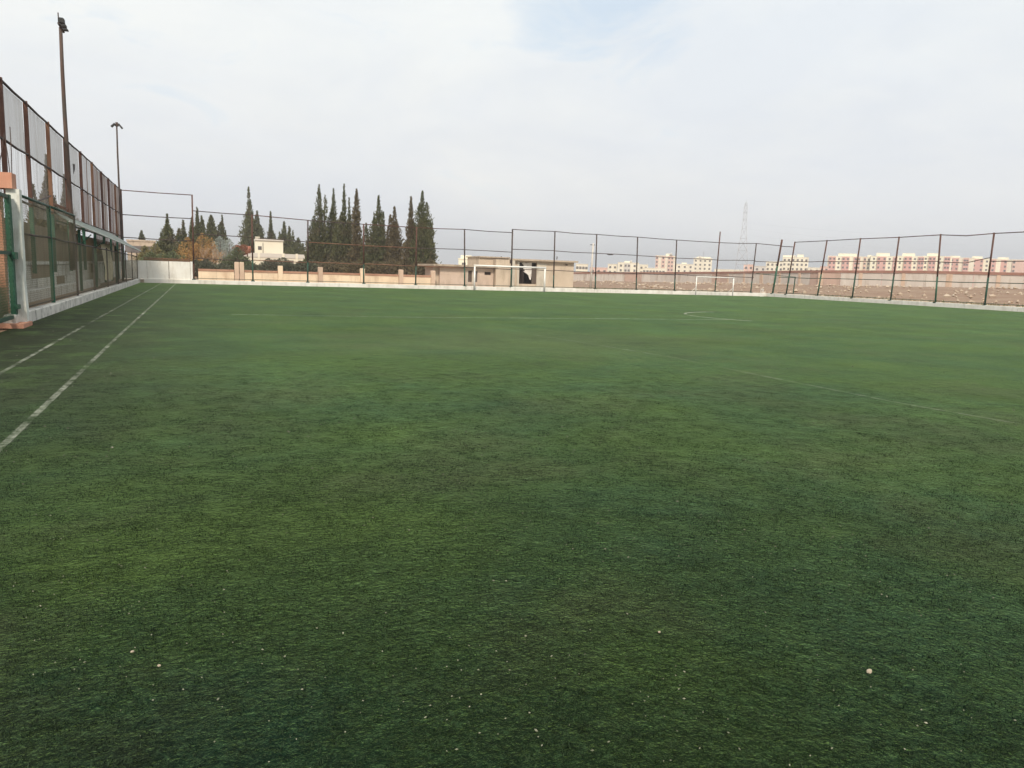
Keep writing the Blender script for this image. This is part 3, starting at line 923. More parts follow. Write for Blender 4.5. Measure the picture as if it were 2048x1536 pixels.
# ragged sheet hanging in the doorway
sx = lambda q: X(q)
pts = [(1044, 526), (1048, 524.8), (1052, 526), (1058, 525.5), (1064, 525.3), (1064, 540), (1063.8, 552), (1062.5, 560), (1060, 558.5), (1057.5, 551), (1054, 547), (1051, 545.5), (1047.5, 543), (1051, 541), (1047, 538), (1049, 533)]
mb = MB()
cen = Vector((X(1058), YB + .14, Z(1058, 536)))
V = [Vector((X(a), YB + .12 + .06 * mn.noise(Vector((a * .3, c_ * .3, 0))), Z(a, c_))) for a, c_ in pts]
mb.v = [tuple(cen)] + [tuple(v) for v in V]
for i in range(len(V)): mb.f.append((0, i + 1, (i + 1) % len(V) + 1))
mb2 = mb.build('plastic_sheet', M['tarp'])
tag(mb2, 'torn pale plastic sheet hanging in the dark doorway', 'plastic sheet')

# ------------------------------------------------------------------ far boundary wall of precast panels
Wp = [(1140, 544, 564, 200), (1300, 544, 566, 180), (1440, 543, 567, 160), (1640, 540, 571, 133), (1850, 541, 575, 122), (2046, 545, 580.5, 114), (2400, 552, 592, 98)]
pts = []
for px, yt, yb, d in Wp:
    a = at(px, yb, d); c = at(px, yt, d)
    pts.append((Vector((a.x, a.y, 0)), a.z, c.z))
t = thing('boundary_wall', 'long pale precast panel wall with a red brown coping beyond the dirt lot', 'wall', (0, 0, 0))
acc = 0
kk = 0
for i in range(len(pts) - 1):
    (p0, b0, t0), (p1, b1, t1) = pts[i], pts[i + 1]
    L = (p1 - p0).length
    wide = 3.3 if i >= 3 else 2.6
    n = round(L / wide)
    d = (p1 - p0).normalized()
    nr = Vector((d.y, -d.x, 0))
    if nr.dot(-p0) < 0: nr = -nr
    for q in range(n):
        u0, u1 = q / n, (q + 1) / n
        a, c = p0.lerp(p1, u0), p0.lerp(p1, u1)
        za, zc = b0 + (b1 - b0) * u0 - .5, b0 + (b1 - b0) * u1 - .5
        ta, tc_ = t0 + (t1 - t0) * u0, t0 + (t1 - t0) * u1

        def slab(a, c, za, zc, ta, tc_, off, th, name, m, par=t):
            mb = MB()
            f = nr * off; r_ = -nr * th
            P = [a + f, c + f, c + f + r_, a + f + r_]
            zz0 = [za, zc, zc, za]; zz1 = [ta, tc_, tc_, ta]
            mb.v = [(p_.x, p_.y, z_) for p_, z_ in zip(P, zz0)] + [(p_.x, p_.y, z_) for p_, z_ in zip(P, zz1)]
            mb.f = [(0, 1, 5, 4), (1, 2, 6, 5), (2, 3, 7, 6), (3, 0, 4, 7), (4, 5, 6, 7), (3, 2, 1, 0)]
            return mb.build(name, m, par)
        jt = d * .05
        pk = 'farwallpink' if (kk * 7) % 11 in (1, 5) else 'farwall'
        slab(a + jt, c - jt, za, zc, ta - .46, tc_ - .46, rnd.uniform(0, .03), .15, 'panel', M[pk])
        slab(a, c, ta - .45, tc_ - .45, ta - .03, tc_ - .03, .12, .36, 'coping', M['cap'])
        if i >= 2 and kk % 2 == 0:
            wdt = .26 if (kk // 2) % 3 else .42
            slab(a - d * wdt, a + d * wdt, za, za, ta - .455, ta - .455, .10, .3, 'pillar', M['pillar'])
        kk += 1
# rubble on the dirt lot
mb = MB()
for k in range(3600):
    x = rnd.uniform(57, 100)
    y = rnd.uniform(30, 150)
    if mn.noise(Vector((x * .12, y * .09, 8))) + rnd.uniform(-.25, .25) < .05: continue
    s_ = rnd.choice((.08, .08, .12, .15, .2, .3, .42)) * rnd.uniform(.6, 1.2)
    z = gh(x, y) + s_ * .2
    v0 = len(mb.v)
    ax = [rnd.uniform(.5, 1) * s_ for _ in range(6)]
    sk = rnd.uniform(-.3, .3) * s_
    mb.v += [(x + ax[0], y + sk, z), (x - ax[1], y - sk, z), (x + sk, y + ax[2], z), (x - sk, y - ax[3], z), (x + sk, y, z + ax[4] * .7), (x, y, z - ax[5])]
    for f in ((0, 2, 4), (2, 1, 4), (1, 3, 4), (3, 0, 4), (2, 0, 5), (1, 2, 5), (3, 1, 5), (0, 3, 5)):
        mb.f.append(tuple(v0 + q for q in f))
tag(mb.build('rubble', M['rubble']), 'broken stone and rubble strewn over the dirt lot beyond the right fence', 'rubble', kind='stuff')
# dry weeds along the foot of the far fence
mb = MB()
for k in range(2600):
    s_ = rnd.random()
    if rnd.random() < .5:
        x, y = rnd.uniform(30, 56), rnd.uniform(65, 78)
    else:
        x, y = rnd.uniform(55.5, 64), rnd.uniform(34, 66)
    h_ = rnd.uniform(.1, .38)
    a_ = rnd.uniform(0, 6.28)
    c_, q_ = math.cos(a_) * .06, math.sin(a_) * .06
    z = gh(x, y) - .02
    mb.quad((x - c_, y - q_, z), (x + c_, y + q_, z), (x + c_ * 2 + rnd.uniform(-.1, .1), y, z + h_))
tag(mb.build('dry_weeds', M['dry']), 'tufts of dry weeds growing outside the far kerb', 'weeds', kind='stuff')


# ------------------------------------------------------------------ distant buildings
def facing(px, py, depth):
    p = at(px, py, depth)
    return math.atan2(-(p.x), p.y)


winmesh = {}


def window_mesh(w_, h_, key):
    if key in winmesh: return winmesh[key]
    me = bpy.data.meshes.new('window')
    mb = MB().box(-w_ / 2, w_ / 2, -.06, .04, 0, h_)
    me.from_pydata(mb.v, [], mb.f)
    me.materials.append(M['glass'])
    winmesh[key] = me
    return me


def block(name, label, px0, px1, py_top, depth, m, cat='building', group=None, floors=6, bays=(), win=1, box=None, fh=3.05, dep=12, turn=0, wm=(1.3, 1.4), cols=None):
    pc = (px0 + px1) / 2
    P = at(pc, py_top, depth)
    Wd = (px1 - px0) / FPX * depth
    rz = facing(pc, py_top, depth) + turn
    zb = -1.0
    t = thing(name, label, cat, (P.x, P.y, zb), rz, group)
    H = P.z - zb
    MB().box(-Wd / 2, Wd / 2, 0, dep, 0, H).build('wall', M[m], t)
    MB().box(-Wd / 2 - .15, Wd / 2 + .15, -.15, dep + .15, H + .003, H + .35).build('roof_edge', M[m], t)
    fr_ = []
    for (u0, u1, bm, pr) in bays:
        x0, x1 = -Wd / 2 + Wd * u0, -Wd / 2 + Wd * u1
        MB().box(x0, x1, -pr, -.002, 0, H - .25).build('bay', M[bm], t)
        fr_.append((x0, x1, pr))
    me = window_mesh(wm[0], wm[1], wm)
    sl = None
    if win:
        nf = floors
        if fr_:
            spots = []
            for (x0, x1, pr) in fr_:
                if x1 - x0 > 3.4:
                    spots += [(x0 + 1.0, -pr), (x1 - 1.0, -pr)]
                else: spots += [((x0 + x1) / 2, -pr)]
            prev = -Wd / 2
            for (x0, x1, pr) in fr_ + [(Wd / 2, Wd / 2, 0)]:
                if x0 - prev > 3.4: spots.append(((x0 + prev) / 2, 0))
                prev = x1
        else:
            n = cols or max(2, int(Wd / 3.2))
            spots = [(-Wd / 2 + Wd * (q + .5) / n, 0) for q in range(n)]
        for f in range(nf):
            z = H - 2.5 - f * fh
            if z < 1: break
            for (x, yy) in spots:
                inst('window', me, t, (x, yy - .003, z))
    if box:
        for (u0, u1, bh2) in box:
            MB().box(-Wd / 2 + Wd * u0, -Wd / 2 + Wd * u1, 1.5, dep * .6, H + .36, H + .36 + bh2).build('roof_room', M['creamy'], t)
    return t


g = 'pink and cream apartment blocks on the right skyline'
pk = 'pink'
block('apartment_block', 'pink and cream apartment block, leftmost of the long row', 1658, 1714, 513, 560, 'creamy', 'apartment block', g, 5,
      [(.04, .27, pk, 1.2), (.48, .72, pk, 1.2), (.86, .99, pk, .8)], box=[(.34, .95, 1.9)])
block('apartment_block', 'narrow cream block with balconies, second in the row', 1717, 1742, 514, 566, 'cream', 'apartment block', g, 5,
      [(.0, .2, 'palepink', .8), (.45, .62, 'palepink', .8)], box=[(.7, .98, 1.2)])
block('apartment_block', 'broad cream block with a roof room and two pink bays', 1744, 1793, 513, 556, 'creamy', 'apartment block', g, 5,
      [(.26, .58, pk, 1.3), (.84, .99, pk, 1.0)], box=[(.2, .7, 2.2)])
block('apartment_block', 'cream block with a middle pink bay behind the fourth right fence post', 1796, 1846, 513, 562, 'creamy', 'apartment block', g, 5,
      [(.28, .56, pk, 1.3), (.78, .99, pk, 1.0)], box=[(.2, .66, 2.0)])
block('apartment_block', 'block of alternating pink and cream bays under a cream roof room', 1849, 1901, 513, 558, 'creamy', 'apartment block', g, 5,
      [(.22, .45, pk, 1.3), (.74, .94, pk, 1.0)], box=[(.14, .55, 2.0)])
block('apartment_block', 'pink ribbed block between the last two visible fence posts', 1904, 1946, 516, 566, 'cream', 'apartment block', g, 5,
      [(.02, .36, pk, 1.3), (.55, .78, pk, 1.0)], box=[(.0, .4, 1.2)])
block('apartment_block', 'block with a wide dull pink bay behind the last fence post', 1948, 1998, 518, 560, 'creamy', 'apartment block', g, 5,
      [(.04, .40, pk, 1.3), (.66, .84, pk, 1.0)], box=[(0, .36, 1.5)])
block('apartment_block', 'pink block with cream bands, rightmost in the photo', 2000, 2052, 520, 556, 'cream', 'apartment block', g, 5,
      [(.02, .32, pk, 1.3), (.5, .99, 'palepink', 1.0)], box=[(.0, .36, 1.5)])
block('apartment_block', 'tall pale pink tower block on the middle skyline', 1312, 1351, 512, 620, 'cream', 'apartment block', None, 8,
      [(.0, .14, 'palepink', .8), (.30, .48, 'palepink', .8), (.62, .90, 'palepink', 1.2)], box=[(.5, .75, 1.6)])
block('apartment_block', 'white block with rows of dark windows beside the tall tower block', 1388, 1424, 517, 600, 'cream', 'apartment block', None, 6,
      cols=4, box=[(.15, .9, .9)])
block('apartment_block', 'stepped cream block with a lower left shoulder right of the pylon', 1533, 1566, 524, 520, 'cream', 'apartment block', None, 5, cols=4)
block('apartment_block', 'cream block with balconies and a reddish roof strip behind the corner posts', 1567, 1616, 515, 530, 'cream', 'apartment block', None, 6,
      cols=6, box=[(.0, .45, 1.0), (.55, .8, 1.8)])
block('town_house', 'small pink house with a flat roof left of the stepped cream block', 1488, 1507, 530, 480, 'palepink', 'house', None, 2, wm=(1.3, 1.41))
block('town_house', 'grey flat roofed house beside the small pink house', 1509, 1532, 533, 500, 'palegrey', 'house', None, 2, wm=(1.3, 1.41))
block('town_house', 'long low cream building below the pylon', 1430, 1487, 540, 470, 'cream', 'house', None, 1)
block('town_house', 'low pale building just right of the tall tower block', 1353, 1387, 529, 560, 'cream', 'house', None, 3, box=[(.3, .6, 1.0)])
block('town_house', 'broad white flat roofed building left of the tall tower block', 1236, 1278, 526, 500, 'cream', 'house', None, 3, [(.3, .6, 'palegrey', .6)], box=[(.3, .55, .9)])
block('town_house', 'low white wing on the left of the broad white building', 1216, 1235, 529, 505, 'cream', 'house', None, 3)
block('town_house', 'low white wing on the right of the broad white building', 1279, 1296, 530, 505, 'cream', 'house', None, 3)
block('town_house', 'one storey row house in front of the tall tower block', 1286, 1330, 537, 430, 'cream', 'house', None, 2, cols=7)
block('town_house', 'pale house right behind the derelict building corner', 1152, 1176, 529, 420, 'cream', 'house', None, 3, cols=4)
block('town_house', 'low pale pink house beside the utility pole', 1180, 1215, 536, 440, 'palepink', 'house', None, 2)
block('town_house', 'cream building with a stepped roof above the left wing of the derelict building', 917, 960, 519, 260, 'creamy', 'house', None, 2, box=[(.1, .6, 1.0)])
block('town_house', 'tiny cream house at the foot of the apartment row', 1617, 1640, 536, 520, 'cream', 'house', None, 1)
block('town_house', 'low whitish house between the corner posts and the apartment row', 1641, 1657, 534, 500, 'palepink', 'house', None, 2)
block('concrete_frame', 'unfinished brown flat roofed building above the shelter canopy', 257, 308, 483, 170, 'slab', 'building', None, 1, cols=5, wm=(2.0, 1.5), dep=8)

# small roof tanks and aerials on the skyline
for (px, py, d, r_, lab) in ((1400, 515, 598, 1.2, 'roof tank on the white block beside the tower block'), (1342, 509, 615, 1.1, 'small tank on the tall tower block'),
                             (1262, 523, 498, .9, 'grey tank on the broad white building'), (1590, 513, 528, 1.0, 'water tank on the block behind the corner posts')):
    p = at(px, py, d + 4)
    t = thing('roof_tank', lab, 'tank', (p.x, p.y, p.z - .6))
    MB().tube([(0, 0, 0), (0, 0, r_ * 1.4)], r_ * .8, 10).build('tank', M['palegrey'], t, True)
    MB().box(-r_, r_, -r_, r_, -.35, -.005).build('stand', M['slab'], t)
p = at(1407, 512, 596)
t = thing('aerial', 'thin lattice aerial on the white block beside the tower block', 'aerial', (p.x, p.y, p.z - 2))
MB().tube([(0, 0, 0), (0, 0, 6)], .12, 5).build('mast', M['pylon'], t)
for z in (3.5, 4.5): MB().tube([(-1, 0, z), (1, 0, z)], .07, 5).build('cross_bar', M['pylon'], t)

# cream house with a roof room, left of the cypresses
HY = 125
P0, P1 = at(404, 505, HY), at(612, 505, HY)
rz = facing(508, 505, HY) * .55
t = thing('parapet_house', 'long cream house with a white roof room and parapet beyond the garden wall', 'house', (P0.x, P0.y, 0), rz)
Wd = (P1 - P0).length
H = P0.z - .1
MB().box(0, Wd, 0, 9, 0, H - .35).build('wall', M['cream'], t)
mb = MB()
MB().box(-.1, Wd + .1, -.1, .15, H - .348, H + .35).build('parapet', M['palegrey'], t)
for u in (.02, .28, .52, .75, .88, .98):
    MB().box(Wd * u - .2, Wd * u + .2, -.16, -.105, 0, H + .45).build('pilaster', M['cream'], t)
q = MB().box(Wd * .49, Wd * .755, 1.2, 5.5, H - .34, H + 2.45).build('roof_room', M['cream'], t)
MB().box(Wd * .485, Wd * .76, 1.0, 5.7, H + 2.453, H + 2.7).build('roof', M['palegrey'], q)
MB().box(Wd * .56, Wd * .565, 1.15, 1.198, H - .3, H + 2.1).build('down_pipe', M['darksteel'], q)
MB().box(Wd * .515, Wd * .55, 1.16, 1.198, H + .9, H + 1.5).build('window', M['glass'], q)
MB().tube([(Wd * .515, 3, H + 2.7), (Wd * .515, 3, H + 3.1)], .4, 10).build('roof_dome', M['cream'], q)
for u in (.10, .2, .36, .64, .82, .92):
    MB().box(Wd * u - .5, Wd * u + .5, -.04, -.002, 1.2, 2.4).build('window', M['glass'], t)

# fuel-red water tank and bush on that roof
p = at(484, 497, 123)
t = thing('water_tank', 'red brown water tank on the parapet house roof', 'tank', (p.x, p.y, p.z - .7))
MB().tube([(-1.3, 0, .55), (1.3, 0, .55)], .6, 12).build('tank', M['tank'], t, True)
for x in (-.8, .8): MB().box(x - .08, x + .08, -.4, .4, -.6, .1).build('leg', M['rust'], t)

# leaning pale frames in the yard
t = thing('timber_props', 'pale leaning timber props in the yard before the parapet house', 'props', (at(416, 515, 95).x, at(416, 515, 95).y, 0))
for dx, h_ in ((-1.1, 3.4), (-.7, 2.7), (-.1, 2.9), (.5, 2.4)):
    MB().tube([(dx, 0, 0), (dx + rnd.uniform(-.1, .5), .1, h_)], .07, 6).build('prop', M['palebark'], t)

# utility pole and pylon
p = at(1181, 575, 85)
t = thing('utility_pole', 'grey utility pole just beyond the far fence', 'pole', (p.x, p.y, 0))
MB().tube([(0, 0, 0), (.08, 0, at(1181, 487, 85).z)], .13, 8, .08).build('pole', M['palegrey'], t, True)
MB().tube([(-.25, 0, at(1181, 490, 85).z), (.3, 0, at(1181, 490, 85).z)], .04, 5).build('cross_arm', M['darksteel'], t)
p = at(1441, 540, 64.6)
base = at(1482, 545, 430)
top = at(1491, 402, 430)
t = thing('pylon', 'hazy steel lattice pylon rising above the town', 'pylon', (base.x, base.y, 0), facing(1484, 545, 430))
Hh = top.z
zs = [0, 9, 16, 22, 27, 31, 34.5, 37, 39.5]
sc = Hh / 41.0
wd = [3.6, 2.75, 2.1, 1.5, 1.05, .85, .8, .75, .45]
for (sx, sy) in ((-1, -1), (1, -1), (1, 1), (-1, 1)):
    MB().tube([(sx * w_ * sc, sy * w_ * sc, z * sc) for z, w_ in zip(zs, wd)], .13, 4).build('leg', M['pylon'], t)
mb = MB()
for i in range(len(zs) - 1):
    a, c = wd[i] * sc, wd[i + 1] * sc
    z0, z1 = zs[i] * sc, zs[i + 1] * sc
    for (p0, p1) in (((-a, -a), (c, -c)), ((a, -a), (-c, -c)), ((-a, a), (c, c)), ((a, a), (-c, c)), ((-a, -a), (-c, c)), ((a, a), (c, -c))):
        mb.tube([(p0[0], p0[1], z0), (p1[0], p1[1], z1)], .06, 4)
    for s_ in (-1, 1): mb.tube([(-c, s_ * c, z1), (c, s_ * c, z1)], .07, 4)
mb.build('bracing', M['pylon'], t)
for z, L in ((31.5, 3.4), (35.0, 3.0), (38.5, 2.2)):
    MB().tube([(-L * sc * .35, 0, z * sc), (L * sc * .35, 0, z * sc)], .12, 4).build('cross_arm', M['pylon'], t)
MB().tube([(0, 0, 39.5 * sc), (0, 0, Hh)], .1, 4).build('peak', M['pylon'], t)
g = 'power lines running off to the right'
for k, (pyl, pyr, lab) in enumerate(((455, 474, 'upper power line sagging away to the right'), (468, 492, 'middle power line sagging away to the right'), (480, 508, 'lower power line sagging away to the right'))):
    a = at(1492, pyl - 10, 430); c = at(2300, pyr, 300)
    P = [a.lerp(c, u) - Vector((0, 0, 9 * 4 * u * (1 - u) * .35)) for u in [i / 14 for i in range(15)]]
    tag(MB().tube(P, .018, 4).build('power_line', M['pylon']), lab, 'power line', g)


# ------------------------------------------------------------------ trees
def leafcloud(mb, rg, plumes, n, size, upw=1.0):
    """plumes: (x, y, z0, z1, radius, sharpness). leaves spread through each plume, more near its surface"""
    tot = sum((p[3] - p[2]) * p[4] for p in plumes)
    for (x, y, z0, z1, r, sh) in plumes:
        k = int(n * (z1 - z0) * r / tot)
        ph = rg.uniform(0, 50)
        for _ in range(k):
            u = rg.random() ** 1.15
            prof = (min(1, u / .16) ** .6) * (1 - max(0, (u - .2) / .8) ** (sh * .9 if sh < 2.1 else sh)) * .97 + .03
            th = rg.uniform(0, 2 * math.pi)
            z = z0 + (z1 - z0) * u
            lump = 1 + .78 * mn.noise(Vector((math.cos(th) * 1.6 + ph, math.sin(th) * 1.6, z * 1.15))) + .42 * mn.noise(Vector((math.cos(th) * 3.5, math.sin(th) * 3.5 + ph, z * 3.1)))
            rr = r * prof * lump * (rg.random() ** .45) * (1.35 if rg.random() < .05 else 1)
            c = Vector((x + rr * math.cos(th), y + rr * math.sin(th), z))
            s = size * rg.uniform(.6, 1.35) * (1 - .45 * max(0, (u - .6) / .4))
            d = Vector((math.cos(th) * .55 + rg.uniform(-.5, .5), math.sin(th) * .55 + rg.uniform(-.5, .5), upw * rg.uniform(.5, 1.3))).normalized()
            a = d.cross(Vector((rg.uniform(-1, 1), rg.uniform(-1, 1), rg.uniform(-.3, .3)))).normalized() * s * .42
            mb.quad(c - a * .7, c + a * .7, c + d * s * .9 + a * .35, c + d * s * 1.25 - a * .25)
    return mb


def tree(label, px, py_top, py_base, depth, plumes, n, m, size=.2, name='cypress_tree', cat='tree', seed=1, group='cypress trees beyond the far fence', trunk=True, upw=1.0):
    """plumes in units of the tree: (dx in px, top py, half width px, sharpness[, bottom py])"""
    rg = random.Random(seed)
    P = at(px, py_top, depth)
    rz = facing(px, py_top, depth)
    t = thing(name, label, cat, (P.x, P.y, 0), rz, group)
    k = depth / FPX
    pl = []
    for q in plumes:
        zt_ = at(px, q[1], depth).z
        zb_ = at(px, q[4], depth).z if len(q) > 4 else max(.25, at(px, py_base, depth).z)
        wf = 1.0
        if name == 'cypress_tree': wf = 1.28 if q[3] >= 2.2 else 1.12
        pl.append((q[0] * k, rg.uniform(-.6, .6) * q[2] * k, zb_, zt_, q[2] * k * wf, q[3]))
        if name == 'cypress_tree' and q[2] > 7:
            for _ in range(3):
                sx_ = rg.choice((-1, 1)) * rg.uniform(.45, 1.05) * q[2] * k
                pl.append((q[0] * k + sx_, rg.uniform(-.6, .6) * q[2] * k, zb_, zb_ + (zt_ - zb_) * rg.uniform(.45, .84), q[2] * k * rg.uniform(.3, .55), rg.uniform(1.6, 3.0)))
    mb = leafcloud(MB(), rg, pl, int(n * (1.5 if name == 'cypress_tree' else 1)), size, upw)
    mb.build('crown', M[m], t)
    tb = MB()
    for (x, y, z0, z1, r, sh) in pl:
        tb.tube([(x * .5, y * .5, 0), (x * .9, y, z0 + .3 * (z1 - z0)), (x, y, z0 + .8 * (z1 - z0))], max(.05, min(.2, r * .22)), 6, .025)
    tb.build('trunk', M['bark'], t)
    return t


C = 'cypress'
# main group, px 612-865
tree('cypress leftmost in the dense group with a narrow pointed top', 638, 372, 556, 84, [(0, 370, 12, 1.6), (-10, 432, 11, 2.5), (8, 420, 12, 2.5), (-16, 470, 10, 3, 552), (12, 388, 2.5, 2, 440)], 9000, C, seed=11)
tree('cypress second from the left in the dense group', 667, 380, 556, 86, [(0, 378, 9, 1.5), (-4, 420, 14, 2.6), (8, 440, 12, 2.6)], 7500, C, seed=12)
tree('slender cypress with the highest ragged tip in the dense group', 688, 370, 556, 84, [(0, 369, 7, 1.3), (-5, 425, 13, 2.4), (10, 395, 5, 1.6), (12, 430, 11, 2.6)], 7500, C, seed=13)
tree('pencil thin cypress right of the ragged one', 713, 381, 555, 83, [(0, 379, 6.5, 3.2), (4, 470, 12, 2.6)], 5500, 'cypressbrown', seed=14)
tree('cypress with a bushy skirt and leaning side tips', 757, 392, 556, 82, [(0, 391, 11, 1.7), (-8, 435, 13, 2.2), (10, 424, 6, 1.6), (-24, 448, 9, 2.0), (-14, 490, 15, 3)], 9000, C, seed=15)
tree('brownish cypress right of the bushy one', 789, 415, 556, 82, [(0, 414, 9, 2.0), (-8, 430, 8, 2.2), (5, 445, 11, 3)], 6500, 'cypressbrown', seed=16)
tree('narrow upright cypress left in the separate pair', 822, 395, 556, 80, [(0, 394, 5.5, 2.6), (2, 440, 11, 4), (-8, 490, 7, 3)], 5200, 'cypressbrown', seed=17)
tree('broad tall cypress right in the separate pair', 846, 384, 555, 80, [(-1, 383, 10, 2.0), (-6, 408, 11, 4), (8, 405, 10, 4), (2, 440, 18, 5), (16, 470, 7, 2.5), (20, 447, 2, 1.6, 480)], 11000, C, seed=18)
# low dark scrub between them
for (px, top, hw, lab, sd) in ((650, 520, 34, 'dark scrub under the leftmost cypresses', 21), (705, 522, 30, 'dark scrub under the pencil thin cypress', 22), (770, 520, 36, 'dark scrub under the brownish cypress', 23), (850, 520, 28, 'dark scrub beside the derelict building', 24)):
    tree(lab, px, top, 560, 78, [(-hw * .5, top + 4, hw * .6, 6), (hw * .4, top, hw * .6, 6), (0, top + 8, hw * .8, 6)], 3500, 'cypressbrown', .2, 'shrub', 'shrub', sd, 'shrubs behind the garden wall', upw=.6)
# left group
tree('tall pointed cypress above the parapet house', 497, 377, 540, 138, [(0, 375, 8, 1.3), (3, 400, 9, 2.0), (-2, 420, 13, 3), (2, 430, 14, 4)], 7500, C, .34, seed=31)
tree('shorter cypress close right of the tall pointed one', 514, 424, 540, 140, [(0, 423, 9, 1.8), (3, 445, 10, 3)], 4500, C, .34, seed=32)
tree('small pointed cypress behind the roof room', 541, 424, 540, 145, [(0, 423, 5, 1.2), (0, 450, 10, 2)], 3500, C, .34, seed=33)
tree('cypress rising behind the right end of the roof room', 568, 445, 540, 140, [(0, 444, 9, 1.6), (10, 453, 7, 1.8), (-5, 468, 11, 3)], 4500, C, .32, seed=34)
tree('low dark tree at the right end of the parapet house', 592, 463, 540, 138, [(-6, 462, 4, 1.6), (4, 476, 10, 2.2), (-2, 485, 14, 3)], 3500, C, .32, seed=35)
tree('dark bushy conifer standing before the netted corner', 334, 430, 540, 100, [(0, 429, 7, 1.4), (0, 447, 12, 3), (-4, 470, 15, 4), (4, 490, 16, 4)], 8000, C, .28, seed=41)
tree('narrow dark cypress right of the bushy conifer', 364, 442, 540, 106, [(2, 441, 6, 1.8), (-6, 458, 8, 2.4), (4, 470, 8, 3)], 4500, C, .28, seed=42)
tree('ragged cypress behind the tall corner fence post', 394, 417, 540, 110, [(0, 416, 6, 1.2), (-10, 435, 7, 1.8), (8, 432, 6, 1.6), (11, 440, 5, 1.6), (0, 450, 15, 3)], 7500, C, .28, seed=43)
tree('small rounded cypress, left of a matching pair', 422, 432, 520, 120, [(0, 431, 9, 2.2)], 3200, C, .28, seed=44)
tree('small ragged cypress, right of a matching pair', 441, 432, 520, 122, [(3, 431, 4, 1.4), (0, 445, 9, 2.2)], 3000, C, .28, seed=45)
tree('tiny dark cypress behind the unfinished building', 283, 463, 500, 190, [(0, 462, 5, 1.6)], 1200, C, .4, seed=46)
tree('dark conifer glimpsed through the silvery netting', 92, 312, 540, 52, [(0, 310, 8, 1.4), (-2, 350, 17, 2.2), (2, 390, 22, 3)], 9000, 'cypressbrown', .17, seed=47)
tree('second dark conifer behind the netting beside the nearer mast', 128, 352, 540, 56, [(0, 350, 8, 1.6), (2, 390, 14, 3)], 5000, 'cypressbrown', .17, seed=48)
tree('lower dark tree behind the netting above the salmon lintel', 66, 372, 540, 50, [(0, 370, 10, 1.8), (3, 410, 16, 3)], 4000, 'cypressbrown', .17, seed=49)
# broadleaf and shrubs on the left
tree('orange autumn tree with thin leaves behind the corner gate', 395, 465, 535, 92, [(-18, 476, 22, 2.4), (8, 466, 22, 2.2), (-4, 490, 30, 3), (26, 474, 14, 2.4)], 3600, 'autumn', .17, 'autumn_tree', 'tree', 51, 'garden trees behind the corner', upw=.5)
tree('yellowing bush left of the dark bushy conifer', 298, 488, 540, 88, [(-8, 492, 16, 3), (12, 487, 15, 3), (0, 503, 26, 4)], 3800, 'dry', .2, 'bush', 'bush', 52, 'garden trees behind the corner', upw=.5)
tree('olive green bush behind the white corner gate', 330, 500, 545, 82, [(-26, 505, 20, 4), (14, 503, 22, 4), (-6, 508, 26, 4)], 4000, 'olive', .18, 'bush', 'bush', 53, 'garden trees behind the corner', upw=.5)
tree('silvery haired bush between the autumn tree and the parapet house', 448, 470, 520, 100, [(-8, 473, 15, 3), (10, 478, 14, 3)], 2200, 'silverbush', .16, 'bush', 'bush', 54, 'garden trees behind the corner', upw=.8)
tree('olive tree standing behind the double pillar', 474, 496, 548, 78, [(0, 495, 16, 3), (-14, 512, 16, 4), (14, 514, 16, 4), (0, 520, 26, 5)], 6500, 'olive', .16, 'olive_tree', 'tree', 55, 'shrubs behind the garden wall', upw=.7)
tree('rusty red bush against the roof tank of the parapet house', 480, 486, 510, 118, [(-6, 490, 12, 4), (6, 489, 12, 4)], 1500, 'redbush', .18, 'bush', 'bush', 56, 'garden trees behind the corner', upw=.5)
for (px, top, hw, lab, sd) in ((402, 518, 20, 'dark shrub right of the white corner gate', 61), (432, 527, 22, 'grey green shrub left of the double pillar', 62), (520, 526, 24, 'dusty shrub right of the double pillar', 63),
                               (552, 515, 28, 'spreading olive shrub before the parapet house', 64), (590, 524, 24, 'dusty shrub behind the third fence post', 65), (612, 520, 20, 'dark shrub left of the dense cypresses', 66)):
    tree(lab, px, top, 560, 75, [(-hw * .5, top + 3, hw * .65, 5), (hw * .5, top, hw * .65, 5), (0, top + 5, hw * .9, 6)], 4200, 'hedge', .17, 'shrub', 'shrub', sd, 'shrubs behind the garden wall', upw=.5)


# bare twigs in the autumn tree
rg = random.Random(5)
mb = MB()
P = at(395, 520, 92)


def twig(p, d, L, r, dep):
    e_ = p + d * L
    mb.tube([p, e_], r, 4, r * .6)
    if dep == 0: return
    for _ in range(3):
        nd = (d + Vector((rg.uniform(-.7, .7), rg.uniform(-.7, .7), rg.uniform(-.1, .5)))).normalized()
        twig(p.lerp(e_, rg.uniform(.5, 1)), nd, L * .68, r * .6, dep - 1)


for k in range(3):
    twig(Vector((k * .9 - .9, 0, 0)), Vector((rg.uniform(-.3, .3), 0, 1)).normalized(), 1.6, .07, 4)
t = mb.build('bare_tree', M['palebark'])
t.location = (P.x + 1.2, P.y - 1, 0)
tag(t, 'bare twiggy tree beside the orange autumn tree', 'tree', 'garden trees behind the corner')

# ------------------------------------------------------------------ stones, pebbles and turf fibres
mb = MB()
n0 = 0


def blob(mb, c, r, rg, sub=2, flat=.7):
    import bmesh
    bm = bmesh.new()
    bmesh.ops.create_icosphere(bm, subdivisions=sub, radius=1)
    o = Vector((rg.uniform(0, 99), 0, 0))
    base_ = len(mb.v)
    for v in bm.verts:
        d = 1 + .28 * mn.noise(v.co * 1.1 + o) + .08 * mn.noise(v.co * 4 + o)
        mb.v.append((c[0] + v.co.x * r * 1.25 * d, c[1] + v.co.y * r * d, c[2] + v.co.z * r * flat * d))
    for f in bm.faces: mb.f.append(tuple(base_ + v.index for v in f.verts))
    bm.free()


def gpt(px, py):
    d = ray(px, py)
    return CAM + d * (-CAM_H / d.z)


